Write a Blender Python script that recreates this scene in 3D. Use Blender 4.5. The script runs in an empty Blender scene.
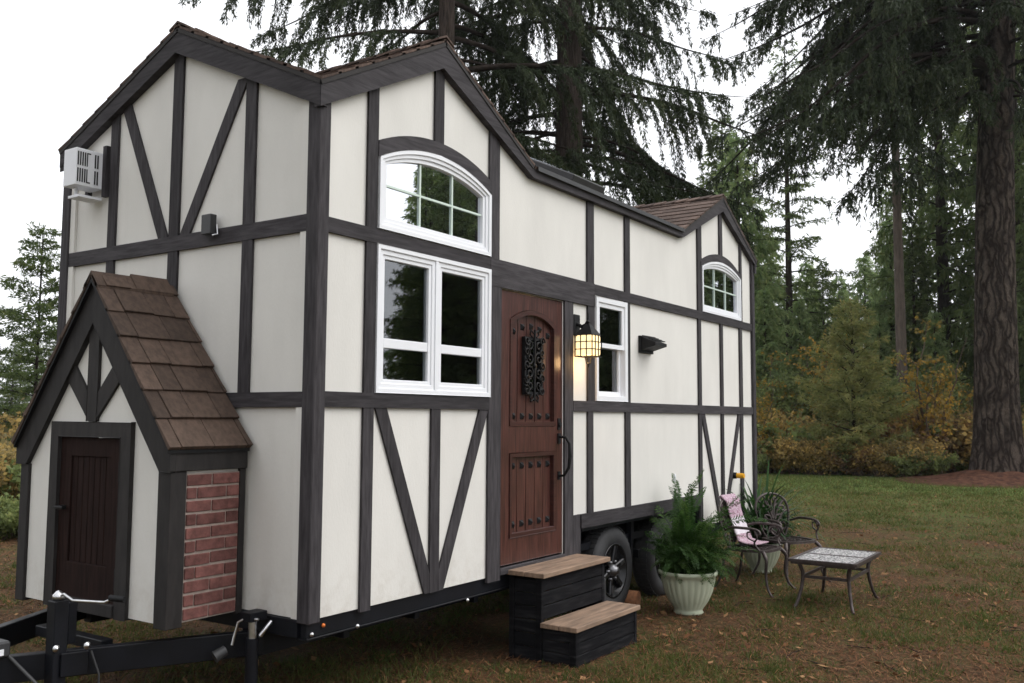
import bpy, math, random
import numpy as np
from mathutils import Vector, Matrix
from mathutils.geometry import tessellate_polygon
R = random.Random(7)
NP = np.random.default_rng(11)
scene = bpy.context.scene
COL = scene.collection

# ------------------------------------------------------------------ helpers
ORG = {}                                     # world origin of every built object
def tag(o, label=None, cat=None, group=None, kind=None):
    if label: o['label'] = label
    if cat: o['category'] = cat
    if group: o['group'] = group
    if kind: o['kind'] = kind
    return o
def empty(name, loc, rz=0.0):
    o = bpy.data.objects.new(name, None); COL.objects.link(o)
    o.location = loc; o.rotation_euler = (0, 0, rz); o.empty_display_size = .2
    ORG[o.name] = Vector((0, 0, 0)) if rz else Vector(loc)
    return o
class MB:
    def __init__(s): s.v = []; s.f = []; s.sm = []
    def add(s, vs, fs, smooth=False):
        n = len(s.v); s.v += [tuple(v) for v in vs]
        for f in fs: s.f.append([i + n for i in f]); s.sm.append(smooth)
    def box(s, a, b, rot=None, piv=None):
        x0, y0, z0 = a; x1, y1, z1 = b
        vs = [Vector(p) for p in ((x0,y0,z0),(x1,y0,z0),(x1,y1,z0),(x0,y1,z0),(x0,y0,z1),(x1,y0,z1),(x1,y1,z1),(x0,y1,z1))]
        if rot is not None:
            c = Vector(piv) if piv else sum(vs, Vector()) / 8
            vs = [rot @ (v - c) + c for v in vs]
        s.add(vs, [(0,3,2,1),(4,5,6,7),(0,1,5,4),(1,2,6,5),(2,3,7,6),(3,0,4,7)])
        return s
    def beam(s, p, q, w, h, up=(0,0,1)):       # box along p-q
        p, q = Vector(p), Vector(q); d = (q - p).normalized(); u = Vector(up)
        sd = d.cross(u)
        if sd.length < 1e-4: sd = Vector((1,0,0))
        sd.normalize(); u = sd.cross(d)
        vs = [P + sd*a*w/2 + u*b*h/2 for P in (p, q) for a, b in ((-1,-1),(1,-1),(1,1),(-1,1))]
        s.add(vs, [(3,2,1,0),(4,5,6,7),(0,1,5,4),(1,2,6,5),(2,3,7,6),(3,0,4,7)])
        return s
    def prism(s, outer, holes, to3, t0, t1):   # polygon(s) in 2D extruded between depths t0 and t1
        loops = [outer] + list(holes)
        flat = [p for l in loops for p in l]
        tris = tessellate_polygon([[Vector((p[0], p[1], 0)) for p in l] for l in loops])
        n = len(flat)
        vs = [to3(p[0], p[1], t0) for p in flat] + [to3(p[0], p[1], t1) for p in flat]
        fs = [tuple(t) for t in tris] + [tuple(i + n for i in reversed(t)) for t in tris]
        k = 0
        for l in loops:
            m = len(l)
            for i in range(m):
                a, b = k + i, k + (i + 1) % m
                fs.append((a, b, b + n, a + n))
            k += m
        s.add(vs, fs); return s
    def ring(s, outer, inner, to3, t0, t1): return s.prism(outer, [inner], to3, t0, t1)
    def tube(s, pts, r, n=8, caps=True, flat=1.0):
        pts = [Vector(p) for p in pts]
        if not hasattr(r, '__len__'): r = [r] * len(pts)
        vs = []; prev = None
        for i, p in enumerate(pts):
            d = (pts[min(i+1, len(pts)-1)] - pts[max(i-1, 0)]).normalized()
            if prev is None:
                u = d.orthogonal().normalized()
            else:
                u = (prev - d * prev.dot(d))
                u = u.normalized() if u.length > 1e-5 else d.orthogonal().normalized()
            prev = u; w = d.cross(u)
            for k in range(n):
                a = 2*math.pi*k/n
                vs.append(p + (u*math.cos(a) + w*math.sin(a)*flat) * r[i])
        fs = []
        for i in range(len(pts)-1):
            for k in range(n):
                k2 = (k+1) % n
                fs.append((i*n+k, i*n+k2, (i+1)*n+k2, (i+1)*n+k))
        s.add(vs, fs, True)
        if caps:
            s.add([vs[k] for k in range(n)], [tuple(range(n-1, -1, -1))])
            s.add([vs[(len(pts)-1)*n+k] for k in range(n)], [tuple(range(n))])
        return s
    def lathe(s, prof, c, n=32, axis='z', flute=0, fl_amt=0, fl_lo=0, fl_hi=0, cap=True):
        vs = []
        for (r, h) in prof:
            for k in range(n):
                a = 2*math.pi*k/n; rr = r
                if flute and fl_lo < h < fl_hi: rr = r * (1 - fl_amt * abs(math.sin(a*flute/2)) ** .6 * 1.0) if False else r*(1 + fl_amt*(abs(math.cos(a*flute/2))-.6))
                x, y = rr*math.cos(a), rr*math.sin(a)
                if axis == 'z': p = (c[0]+x, c[1]+y, c[2]+h)
                elif axis == 'y': p = (c[0]+x, c[1]+h, c[2]+y)
                else: p = (c[0]+h, c[1]+x, c[2]+y)
                vs.append(p)
        fs = []
        for i in range(len(prof)-1):
            for k in range(n):
                k2 = (k+1) % n; f = (i*n+k, i*n+k2, (i+1)*n+k2, (i+1)*n+k)
                fs.append(f if axis != 'y' else tuple(reversed(f)))
        s.add(vs, fs, True)
        if cap:
            for i in (0, len(prof)-1):
                if prof[i][0] > 1e-4: s.add(vs[i*n:(i+1)*n], [tuple(range(n)) if i else tuple(range(n-1,-1,-1))])
        return s
    def build(s, name, mat, parent=None, bevel=0, **kw):
        me = bpy.data.meshes.new(name)
        org = ORG[parent.name] if parent else Vector((0,0,0))
        me.from_pydata([(v[0]-org.x, v[1]-org.y, v[2]-org.z) for v in s.v], [], s.f)
        me.polygons.foreach_set('use_smooth', s.sm)
        me.validate()
        o = bpy.data.objects.new(name, me); COL.objects.link(o)
        me.materials.append(mat)
        if parent: o.parent = parent
        ORG[o.name] = org.copy()
        if bevel:
            b = o.modifiers.new('bevel', 'BEVEL'); b.width = bevel; b.segments = 1; b.limit_method = 'ANGLE'; b.angle_limit = .7
        tag(o, **kw)
        return o
def npmesh(name, V, F, mat, parent=None, tint=None, smooth=False):
    """V (n,3), F (m,k) with k = 3 or 4; tint (m,) a value per face stored as a colour attribute"""
    me = bpy.data.meshes.new(name)
    if parent: V = V - np.array(ORG[parent.name])
    k = F.shape[1]; m = len(F)
    me.vertices.add(len(V)); me.vertices.foreach_set('co', V.astype(np.float32).ravel())
    me.loops.add(m*k); me.loops.foreach_set('vertex_index', F.astype(np.int32).ravel())
    me.polygons.add(m); me.polygons.foreach_set('loop_start', np.arange(0, m*k, k, dtype=np.int32))
    if smooth: me.polygons.foreach_set('use_smooth', np.ones(m, bool))
    me.update(calc_edges=True)
    if tint is not None:
        a = me.attributes.new('tint', 'FLOAT', 'FACE'); a.data.foreach_set('value', tint.astype(np.float32))
    if isinstance(mat, (list, tuple)):
        for q in mat: me.materials.append(q)
    else: me.materials.append(mat)
    o = bpy.data.objects.new(name, me); COL.objects.link(o)
    if parent: o.parent = parent
    return o
def copy_tree(o, parent=None):
    c = o.copy(); COL.objects.link(c); c.parent = parent
    for ch in list(o.children): copy_tree(ch, c)
    return c
SIDE = lambda a, b, t: (a, t, b)              # long wall plane: (X, Z), depth = y
FRONT = lambda a, b, t: (t, a, b)             # gable end plane: (Y, Z), depth = x
def rect(x0, x1, z0, z1): return [(x0,z0),(x1,z0),(x1,z1),(x0,z1)]

# ------------------------------------------------------------------ materials
def nt(name):
    m = bpy.data.materials.new(name); m.use_nodes = True
    return m, m.node_tree.nodes, m.node_tree.links, m.node_tree.nodes['Principled BSDF']
def mat(name, col, rough=.6, metal=0, var=.15, scale=8, stretch=(1,1,1), bump=.1, bscale=None, spec=.5, col2=None, dist=.01, island=0, lo=.35, hi=.65, sheen=0):
    m, N, L, B = nt(name)
    B.inputs['Roughness'].default_value = rough; B.inputs['Metallic'].default_value = metal
    B.inputs['Specular IOR Level'].default_value = spec
    tc = N.new('ShaderNodeTexCoord'); mp = N.new('ShaderNodeMapping'); L.new(tc.outputs['Object'], mp.inputs['Vector'])
    mp.inputs['Scale'].default_value = stretch
    no = N.new('ShaderNodeTexNoise'); no.inputs['Scale'].default_value = scale; no.inputs['Detail'].default_value = 6; no.inputs['Roughness'].default_value = .6
    L.new(mp.outputs['Vector'], no.inputs['Vector'])
    mr = N.new('ShaderNodeMapRange'); mr.inputs['From Min'].default_value = lo; mr.inputs['From Max'].default_value = hi
    L.new(no.outputs['Fac'], mr.inputs['Value'])
    mx = N.new('ShaderNodeMix'); mx.data_type = 'RGBA'
    c1 = [c*(1-var) for c in col]; c2 = col2 or [min(1, c*(1+var)) for c in col]
    mx.inputs['A'].default_value = (*c1, 1); mx.inputs['B'].default_value = (*c2, 1)
    L.new(mr.outputs['Result'], mx.inputs['Factor']); out = mx.outputs['Result']
    if island:
        g = N.new('ShaderNodeNewGeometry'); hs = N.new('ShaderNodeHueSaturation')
        r2 = N.new('ShaderNodeMapRange'); r2.inputs['To Min'].default_value = 1-island; r2.inputs['To Max'].default_value = 1+island
        L.new(g.outputs['Random Per Island'], r2.inputs['Value']); L.new(r2.outputs['Result'], hs.inputs['Value'])
        L.new(out, hs.inputs['Color']); out = hs.outputs['Color']
    L.new(out, B.inputs['Base Color'])
    if bump:
        n2 = no
        if bscale:
            n2 = N.new('ShaderNodeTexNoise'); n2.inputs['Scale'].default_value = bscale; n2.inputs['Detail'].default_value = 5
            L.new(mp.outputs['Vector'], n2.inputs['Vector'])
        bp = N.new('ShaderNodeBump'); bp.inputs['Strength'].default_value = bump; bp.inputs['Distance'].default_value = dist
        L.new(n2.outputs['Fac'], bp.inputs['Height']); L.new(bp.outputs['Normal'], B.inputs['Normal'])
    return m
def leafmat(name, cols, trans=.35, rough=.6):
    m, N, L, B = nt(name)
    at = N.new('ShaderNodeAttribute'); at.attribute_name = 'tint'
    cr = N.new('ShaderNodeValToRGB'); e = cr.color_ramp.elements
    while len(e) < len(cols): e.new(.5)
    for i, c in enumerate(cols): e[i].position = i/(len(cols)-1); e[i].color = (*c, 1)
    L.new(at.outputs['Fac'], cr.inputs['Fac']); L.new(cr.outputs['Color'], B.inputs['Base Color'])
    B.inputs['Roughness'].default_value = rough; B.inputs['Specular IOR Level'].default_value = .25
    if trans:
        t = N.new('ShaderNodeBsdfTranslucent'); L.new(cr.outputs['Color'], t.inputs['Color'])
        mx = N.new('ShaderNodeMixShader'); mx.inputs[0].default_value = trans
        L.new(B.outputs[0], mx.inputs[1]); L.new(t.outputs[0], mx.inputs[2])
        L.new(mx.outputs[0], N['Material Output'].inputs['Surface'])
    return m
def objrand(m, amt=.16):
    N, L = m.node_tree.nodes, m.node_tree.links; B = N['Principled BSDF']; l = B.inputs['Base Color'].links[0]; src = l.from_socket
    oi = N.new('ShaderNodeObjectInfo'); r = N.new('ShaderNodeMapRange'); r.inputs['To Min'].default_value = 1-amt; r.inputs['To Max'].default_value = 1+amt; L.new(oi.outputs['Random'], r.inputs['Value'])
    h = N.new('ShaderNodeHueSaturation'); L.new(r.outputs[0], h.inputs['Value']); L.new(src, h.inputs['Color']); L.new(h.outputs[0], B.inputs['Base Color'])
def stucco(*a, **k):
    m = mat(*a, **k); N, L = m.node_tree.nodes, m.node_tree.links; B = N['Principled BSDF']; src = B.inputs['Base Color'].links[0].from_socket
    g = N.new('ShaderNodeNewGeometry'); sx = N.new('ShaderNodeSeparateXYZ'); L.new(g.outputs['Position'], sx.inputs[0])
    r = N.new('ShaderNodeMapRange'); r.inputs['From Min'].default_value = .60; r.inputs['From Max'].default_value = .95; r.inputs['To Min'].default_value = 1; r.inputs['To Max'].default_value = 0; L.new(sx.outputs['Z'], r.inputs['Value'])
    n = N.new('ShaderNodeTexNoise'); n.inputs['Scale'].default_value = 9; n.inputs['Detail'].default_value = 8; n.inputs['Roughness'].default_value = .7; L.new(g.outputs['Position'], n.inputs['Vector'])
    n2 = N.new('ShaderNodeMapRange'); n2.inputs['From Min'].default_value = .45; n2.inputs['From Max'].default_value = .72; L.new(n.outputs['Fac'], n2.inputs['Value'])
    mu = N.new('ShaderNodeMath'); mu.operation = 'MULTIPLY'; L.new(r.outputs[0], mu.inputs[0]); L.new(n2.outputs[0], mu.inputs[1])
    # faint rain streaks
    mp = N.new('ShaderNodeMapping'); mp.inputs['Scale'].default_value = (14,14,.5); L.new(g.outputs['Position'], mp.inputs['Vector'])
    n3 = N.new('ShaderNodeTexNoise'); n3.inputs['Scale'].default_value = 1; n3.inputs['Detail'].default_value = 3; L.new(mp.outputs[0], n3.inputs['Vector'])
    n4 = N.new('ShaderNodeMapRange'); n4.inputs['From Min'].default_value = .58; n4.inputs['From Max'].default_value = .75; n4.inputs['To Max'].default_value = .03; L.new(n3.outputs['Fac'], n4.inputs['Value'])
    ad = N.new('ShaderNodeMath'); ad.operation = 'MULTIPLY_ADD'; ad.inputs[1].default_value = .38; L.new(mu.outputs[0], ad.inputs[0]); L.new(n4.outputs[0], ad.inputs[2])
    mx = N.new('ShaderNodeMix'); mx.data_type = 'RGBA'; L.new(ad.outputs[0], mx.inputs['Factor']); L.new(src, mx.inputs['A']); mx.inputs['B'].default_value = (.36,.30,.23,1); L.new(mx.outputs['Result'], B.inputs['Base Color'])
    return m
M = {}
M['stucco'] = stucco('stucco', (.70,.682,.642), .85, var=.045, scale=2.5, stretch=(1,1,.4), bump=.25, bscale=90, dist=.004, spec=.2)
M['timber_v'] = mat('timber_vertical_grain', (.043,.039,.042), .72, var=.34, scale=7, stretch=(6,6,.7), bump=.35, dist=.006, spec=.18)
M['timber_s'] = mat('shed_timber_stain', (.018,.0155,.015), .7, var=.35, scale=7, stretch=(3,3,.8), bump=.3, dist=.005, spec=.35)
M['timber_h'] = mat('timber_horizontal_grain', (.043,.039,.042), .72, var=.34, scale=7, stretch=(.7,.7,7), bump=.35, dist=.006, spec=.18)
M['shingle'] = mat('cedar_shingle', (.088,.060,.048), .8, var=.3, scale=14, stretch=(3,3,.8), bump=.5, dist=.006, island=.35, spec=.2)
M['shingle_d'] = mat('dark_cedar_shingle', (.066,.044,.033), .75, var=.25, scale=10, stretch=(3,3,.8), bump=.5, dist=.006, island=.28, spec=.25)
M['deck'] = mat('roof_deck', (.03,.027,.026), .9, bump=0)
M['vinyl'] = mat('white_vinyl', (.80,.81,.84), .35, var=.015, scale=3, bump=0)
M['muntin'] = mat('muntin_bar', (.60,.70,.62), .4, var=.02, bump=0)
M['brick'] = mat('red_brick', (.145,.062,.054), .85, var=.35, scale=18, bump=.6, bscale=40, dist=.006, island=.30, spec=.25)
M['mortar'] = mat('mortar', (.35,.285,.25), .95, var=.15, scale=30, bump=.5, bscale=80, dist=.004)
M['mahogany_v'] = mat('stained_door_wood', (.066,.024,.019), .30, var=.60, scale=9, stretch=(7,7,.5), bump=.2, dist=.004, spec=.5, lo=.3, hi=.7)
M['mahogany_h'] = mat('stained_door_wood_cross', (.050,.018,.015), .30, var=.42, scale=9, stretch=(.5,.5,7), bump=.2, dist=.004, spec=.5, lo=.3, hi=.7)
M['shed_door'] = mat('dark_plank_wood', (.017,.008,.0065), .8, var=.4, scale=9, stretch=(6,6,.5), bump=.3, dist=.004, spec=.12)
M['iron'] = mat('black_iron', (.008,.008,.009), .6, 0, var=.3, scale=30, bump=.3, dist=.003, spec=.25)
M['black_steel'] = mat('black_painted_steel', (.004,.0045,.007), .5, 0, var=.4, scale=6, bump=.15, bscale=60, dist=.003, spec=.25)
M['chrome'] = mat('bright_zinc', (.62,.62,.63), .28, 1, var=.15, scale=30, bump=.1)
M['dull_chrome'] = mat('dull_hub_metal', (.20,.20,.21), .45, 1, var=.3, scale=30, bump=.1)
M['rubber'] = mat('tyre_rubber', (.028,.028,.030), .75, var=.3, scale=5, bump=.2, bscale=60, dist=.003)
M['rim_black'] = mat('black_alloy', (.02,.02,.022), .25, .4, var=.1, bump=0)
M['step_board'] = mat('charcoal_step_board', (.009,.009,.011), .85, var=.3, col2=[.028,.027,.029], scale=5, stretch=(.8,.8,6), bump=.6, dist=.008, lo=.48, hi=.78, spec=.12)
M['tread'] = mat('worn_step_tread', (.225,.150,.102), .75, var=.3, scale=5, stretch=(.8,6,3), bump=.45, dist=.005)
M['pot'] = mat('celadon_glazed_pot', (.50,.54,.41), .32, var=.06, scale=5, bump=.05, spec=.5)
M['soil'] = mat('potting_soil', (.02,.014,.01), 1, var=.5, scale=40, bump=1, dist=.02)
M['bronze'] = mat('cast_aluminium_bronze', (.060,.046,.043), .45, .35, var=.35, scale=25, bump=.35, dist=.003)
M['ac_white'] = mat('white_sheet_metal', (.78,.79,.82), .45, var=.03, scale=4, bump=0)
M['dark_void'] = mat('dark_grille', (.02,.02,.02), .8, bump=0)
M['room'] = mat('room_wall', (.45,.36,.28), .8, bump=0)
M['grey_box'] = mat('grey_plastic', (.028,.028,.03), .5, bump=.05)
M['yellow'] = mat('yellow_plastic', (.75,.36,.01), .4, bump=0, var=.05)
M['amber'] = mat('amber_lens', (.8,.20,.03), .3, bump=0)
M['end_grain'] = mat('sawn_log_end', (.30,.13,.06), .85, var=.3, scale=25, bump=.4)
M['limb'] = mat('dark_limb_bark', (.022,.017,.014), .95, var=.4, scale=6, bump=.5, dist=.02, spec=.05)
M['bark'] = mat('fir_bark', (.038,.029,.024), .95, var=.55, scale=5, stretch=(5,5,.55), bump=1.0, dist=.06, spec=.1)
def bark_plates():
    m, N, L, B = nt('furrowed_old_bark'); B.inputs['Roughness'].default_value = .95; B.inputs['Specular IOR Level'].default_value = .1
    tc = N.new('ShaderNodeTexCoord'); no = N.new('ShaderNodeTexNoise'); no.inputs['Scale'].default_value = 1.6; no.inputs['Detail'].default_value = 4
    L.new(tc.outputs['Object'], no.inputs['Vector'])
    va = N.new('ShaderNodeVectorMath'); va.operation = 'MULTIPLY_ADD'; va.inputs[1].default_value = (.45,.45,.45); L.new(no.outputs['Color'], va.inputs[0]); L.new(tc.outputs['Object'], va.inputs[2])
    mp = N.new('ShaderNodeMapping'); mp.inputs['Scale'].default_value = (5.6,5.6,.85); L.new(va.outputs[0], mp.inputs['Vector'])
    vo = N.new('ShaderNodeTexVoronoi'); vo.feature = 'DISTANCE_TO_EDGE'; vo.inputs['Scale'].default_value = 1.0; L.new(mp.outputs[0], vo.inputs['Vector'])
    n2 = N.new('ShaderNodeTexNoise'); n2.inputs['Scale'].default_value = 9; n2.inputs['Detail'].default_value = 6; L.new(mp.outputs[0], n2.inputs['Vector'])
    mr = N.new('ShaderNodeMapRange'); mr.inputs['From Min'].default_value = .02; mr.inputs['From Max'].default_value = .30; L.new(vo.outputs['Distance'], mr.inputs['Value'])
    mu = N.new('ShaderNodeMath'); mu.operation = 'MULTIPLY'; L.new(mr.outputs[0], mu.inputs[0]); L.new(n2.outputs['Fac'], mu.inputs[1])
    cr = N.new('ShaderNodeValToRGB'); e = cr.color_ramp.elements; e[0].position = 0; e[0].color = (.018,.013,.011,1); e[1].position = .62; e[1].color = (.150,.118,.098,1)
    x = e.new(.25); x.color = (.062,.048,.040,1); L.new(mu.outputs[0], cr.inputs['Fac']); L.new(cr.outputs[0], B.inputs['Base Color'])
    bp = N.new('ShaderNodeBump'); bp.inputs['Distance'].default_value = .12; bp.inputs['Strength'].default_value = 1; L.new(mu.outputs[0], bp.inputs['Height']); L.new(bp.outputs[0], B.inputs['Normal'])
    return m
M['bark_big'] = bark_plates()
M['pale_bark'] = mat('pale_fir_bark', (.105,.080,.066), .9, var=.3, scale=4, stretch=(3,3,.6), bump=.6, dist=.03)
M['bark_thin'] = mat('limb_bark', (.035,.028,.022), .95, var=.4, scale=6, stretch=(3,3,1), bump=.6, dist=.02, spec=.1)
M['stem'] = mat('brown_shrub_stem', (.085,.055,.038), .9, var=.3, scale=20, bump=.2)
M['fir'] = leafmat('fir_needles', [(0.0504,0.0732,0.0256),(0.0819,0.1208,0.0384),(0.1323,0.1683,0.0555),(0.1953,0.2113,0.0726)], .55)
M['fir_dark'] = leafmat('dark_fir_needles', [(0.0127,0.0205,0.0079),(0.0229,0.0365,0.0123),(0.0357,0.0501,0.0158),(0.0638,0.0626,0.0229)], .22)
M['cedar'] = leafmat('cedar_sprays', [(0.1193,0.1812,0.0754),(0.1916,0.2749,0.1128),(0.2981,0.3593,0.1505),(0.4262,0.4373,0.182)], .55)
M['young'] = leafmat('olive_young_conifer', [(0.132,0.1565,0.0553),(0.1979,0.2191,0.0751),(0.2903,0.2713,0.0987),(0.3959,0.2922,0.1087)], .55)
M['birch'] = leafmat('yellow_birch_leaves', [(0.09,0.108,0.039),(0.252,0.18,0.039),(0.45,0.27,0.052),(0.558,0.342,0.091)], .55)
M['russet'] = leafmat('russet_shrub_leaves', [(0.0847,0.0647,0.0441),(0.1935,0.1109,0.0529),(0.3266,0.2033,0.0706),(0.4355,0.3696,0.1235)], .55)
M['gold'] = leafmat('golden_shrub_leaves', [(0.1214,0.1164,0.058),(0.2884,0.2183,0.0869),(0.5009,0.3491,0.1159),(0.7286,0.48,0.1546)], .55)
M['bush'] = leafmat('green_shrub_leaves', [(0.1011,0.1316,0.0501),(0.1589,0.2033,0.0701),(0.2456,0.2869,0.1001),(0.3464,0.3347,0.1202)], .55)
M['fern'] = leafmat('fern_fronds', [(0.0212,0.0538,0.012),(0.0353,0.0852,0.0181),(0.0589,0.1254,0.0261),(0.1119,0.1792,0.0452)], .4, .5)
M['spiky'] = leafmat('strap_leaves', [(.014,.040,.012),(.022,.062,.016),(.035,.085,.02),(.07,.12,.04)], .3, .45)
M['grass'] = leafmat('grass_blades', [(0.0575,0.0815,0.0194),(0.0862,0.1152,0.0259),(0.1364,0.1314,0.0378),(0.2442,0.1564,0.0594)], .35)
M['litter'] = leafmat('dead_needles', [(0.0574,0.0255,0.0123),(0.1204,0.051,0.0229),(0.1951,0.0904,0.0396),(0.2984,0.17,0.0792)], .1, .9)
for k_ in ('timber_v','timber_h','timber_s','step_board'): objrand(M[k_], .20)
def glassmat():
    m, N, L, B = nt('window_glass')
    gl = N.new('ShaderNodeBsdfGlossy'); gl.inputs['Roughness'].default_value = .015; gl.inputs['Color'].default_value = (.93,.96,1,1)
    tr = N.new('ShaderNodeBsdfTransparent'); tr.inputs['Color'].default_value = (.62,.66,.64,1)
    lw = N.new('ShaderNodeFresnel'); lw.inputs['IOR'].default_value = 2.3
    mx = N.new('ShaderNodeMixShader'); L.new(lw.outputs[0], mx.inputs[0]); L.new(tr.outputs[0], mx.inputs[1]); L.new(gl.outputs[0], mx.inputs[2])
    L.new(mx.outputs[0], N['Material Output'].inputs['Surface']); return m
M['glass'] = glassmat()
def coated_glass():
    m, N, L, B = nt('reflective_upper_glass')
    gl = N.new('ShaderNodeBsdfGlossy'); gl.inputs['Roughness'].default_value = .01; gl.inputs['Color'].default_value = (.92,.95,1,1)
    tr = N.new('ShaderNodeBsdfTransparent'); tr.inputs['Color'].default_value = (.4,.42,.4,1)
    mx = N.new('ShaderNodeMixShader'); mx.inputs[0].default_value = .72; L.new(tr.outputs[0], mx.inputs[1]); L.new(gl.outputs[0], mx.inputs[2])
    L.new(mx.outputs[0], N['Material Output'].inputs['Surface']); return m
M['glass_hi'] = coated_glass()
def emis(name, col, s):
    m, N, L, B = nt(name); B.inputs['Base Color'].default_value = (*col, 1)
    B.inputs['Emission Color'].default_value = (*col, 1); B.inputs['Emission Strength'].default_value = s
    B.inputs['Roughness'].default_value = .4; return m
M['lamp_glass'] = emis('lit_lantern_glass', (1,.74,.38), 1.15)
def blanket_mat():
    m, N, L, B = nt('woven_blanket'); B.inputs['Roughness'].default_value = .95
    at = N.new('ShaderNodeAttribute'); at.attribute_name = 'tint'
    cr = N.new('ShaderNodeValToRGB'); cr.color_ramp.interpolation = 'CONSTANT'; e = cr.color_ramp.elements
    st = [(0,(.30,.16,.21)),(.26,(.66,.62,.66)),(.40,(.30,.16,.22)),(.60,(.34,.20,.26)),(.78,(.22,.08,.10))]
    while len(e) < len(st): e.new(.5)
    for i, (p, c) in enumerate(st): e[i].position = p; e[i].color = (*c, 1)
    L.new(at.outputs['Fac'], cr.inputs['Fac'])
    tc = N.new('ShaderNodeTexCoord'); vo = N.new('ShaderNodeTexVoronoi'); vo.inputs['Scale'].default_value = 55
    L.new(tc.outputs['Object'], vo.inputs['Vector'])
    mx = N.new('ShaderNodeMix'); mx.data_type = 'RGBA'; mx.blend_type = 'MIX'
    mr = N.new('ShaderNodeMapRange'); mr.inputs['From Min'].default_value = .35; mr.inputs['From Max'].default_value = .6; mr.inputs['To Max'].default_value = .5
    L.new(vo.outputs['Distance'], mr.inputs['Value']); L.new(mr.outputs['Result'], mx.inputs['Factor'])
    L.new(cr.outputs['Color'], mx.inputs['A']); mx.inputs['B'].default_value = (.62,.55,.60,1)
    L.new(mx.outputs['Result'], B.inputs['Base Color']); return m
M['blanket'] = blanket_mat()
def tabletop_mat():
    m, N, L, B = nt('sky_sheen_tabletop'); B.inputs['Metallic'].default_value = .5; B.inputs['Roughness'].default_value = .33
    tc = N.new('ShaderNodeTexCoord'); vo = N.new('ShaderNodeTexVoronoi'); vo.inputs['Scale'].default_value = 26; vo.feature = 'DISTANCE_TO_EDGE'
    L.new(tc.outputs['Object'], vo.inputs['Vector'])
    mr = N.new('ShaderNodeMapRange'); mr.inputs['From Min'].default_value = .10; mr.inputs['From Max'].default_value = .2
    L.new(vo.outputs['Distance'], mr.inputs['Value'])
    mx = N.new('ShaderNodeMix'); mx.data_type = 'RGBA'; mx.inputs['A'].default_value = (.80,.78,.78,1); mx.inputs['B'].default_value = (.30,.30,.31,1)  # pale base colour stands in for sky reflected off the cast top
    L.new(mr.outputs['Result'], mx.inputs['Factor']); L.new(mx.outputs['Result'], B.inputs['Base Color'])
    b = N.new('ShaderNodeBump'); b.inputs['Distance'].default_value = .01; b.inputs['Strength'].default_value = .6; b.invert = True
    L.new(mr.outputs['Result'], b.inputs['Height']); L.new(b.outputs['Normal'], B.inputs['Normal']); return m
M['tabletop'] = tabletop_mat()
def ground_mat():
    m, N, L, B = nt('lawn_with_needle_litter'); B.inputs['Roughness'].default_value = .95; B.inputs['Specular IOR Level'].default_value = .1
    g = N.new('ShaderNodeNewGeometry')
    def noise(sc, det=5, ro=.6):
        n = N.new('ShaderNodeTexNoise'); n.inputs['Scale'].default_value = sc; n.inputs['Detail'].default_value = det; n.inputs['Roughness'].default_value = ro
        L.new(g.outputs['Position'], n.inputs['Vector']); return n.outputs['Fac']
    def ramp(src, a, b, lo=0, hi=1):
        r = N.new('ShaderNodeMapRange'); r.inputs['From Min'].default_value = a; r.inputs['From Max'].default_value = b
        r.inputs['To Min'].default_value = lo; r.inputs['To Max'].default_value = hi; L.new(src, r.inputs['Value']); return r.outputs['Result']
    def mixc(f, a, b):
        x = N.new('ShaderNodeMix'); x.data_type = 'RGBA'; L.new(f, x.inputs['Factor'])
        for s, k in ((a,'A'),(b,'B')):
            if isinstance(s, tuple): x.inputs[k].default_value = (*s, 1)
            else: L.new(s, x.inputs[k])
        return x.outputs['Result']
    def math_(op, a, b):
        x = N.new('ShaderNodeMath'); x.operation = op
        for i, s in enumerate((a, b)):
            if isinstance(s, (int, float)): x.inputs[i].default_value = s
            else: L.new(s, x.inputs[i])
        return x.outputs[0]
    brown = mixc(ramp(noise(22), .35, .65), (.050,.034,.018), (.138,.090,.046))
    brown = mixc(ramp(noise(90), .58, .74), brown, (.19,.125,.08))
    green = mixc(ramp(noise(14), .35, .65), (.040,.058,.016), (.092,.118,.034))
    sx = N.new('ShaderNodeSeparateXYZ'); L.new(g.outputs['Position'], sx.inputs[0])
    far = ramp(sx.outputs['X'], 11, 19, 0, .60)          # the open far end of the lawn stays greener
    patch = math_('ADD', math_('ADD', math_('MULTIPLY', noise(.55, 4), .75), math_('MULTIPLY', noise(3.2, 4), .45)), far)
    f = ramp(patch, .57, .74)
    green = mixc(ramp(sx.outputs['X'], 13, 21), green, mixc(ramp(noise(6), .35, .65), (.085,.130,.030), (.150,.205,.055)))
    L.new(mixc(f, brown, green), B.inputs['Base Color'])
    b = N.new('ShaderNodeBump'); b.inputs['Distance'].default_value = .03; b.inputs['Strength'].default_value = .8
    L.new(math_('ADD', noise(30), noise(110)), b.inputs['Height']); L.new(b.outputs['Normal'], B.inputs['Normal'])
    return m
M['ground'] = ground_mat()
M['duff'] = mat('red_brown_duff', (.085,.040,.026), 1, var=.5, scale=6, bump=.8, bscale=25, dist=.05, spec=.1)

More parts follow.
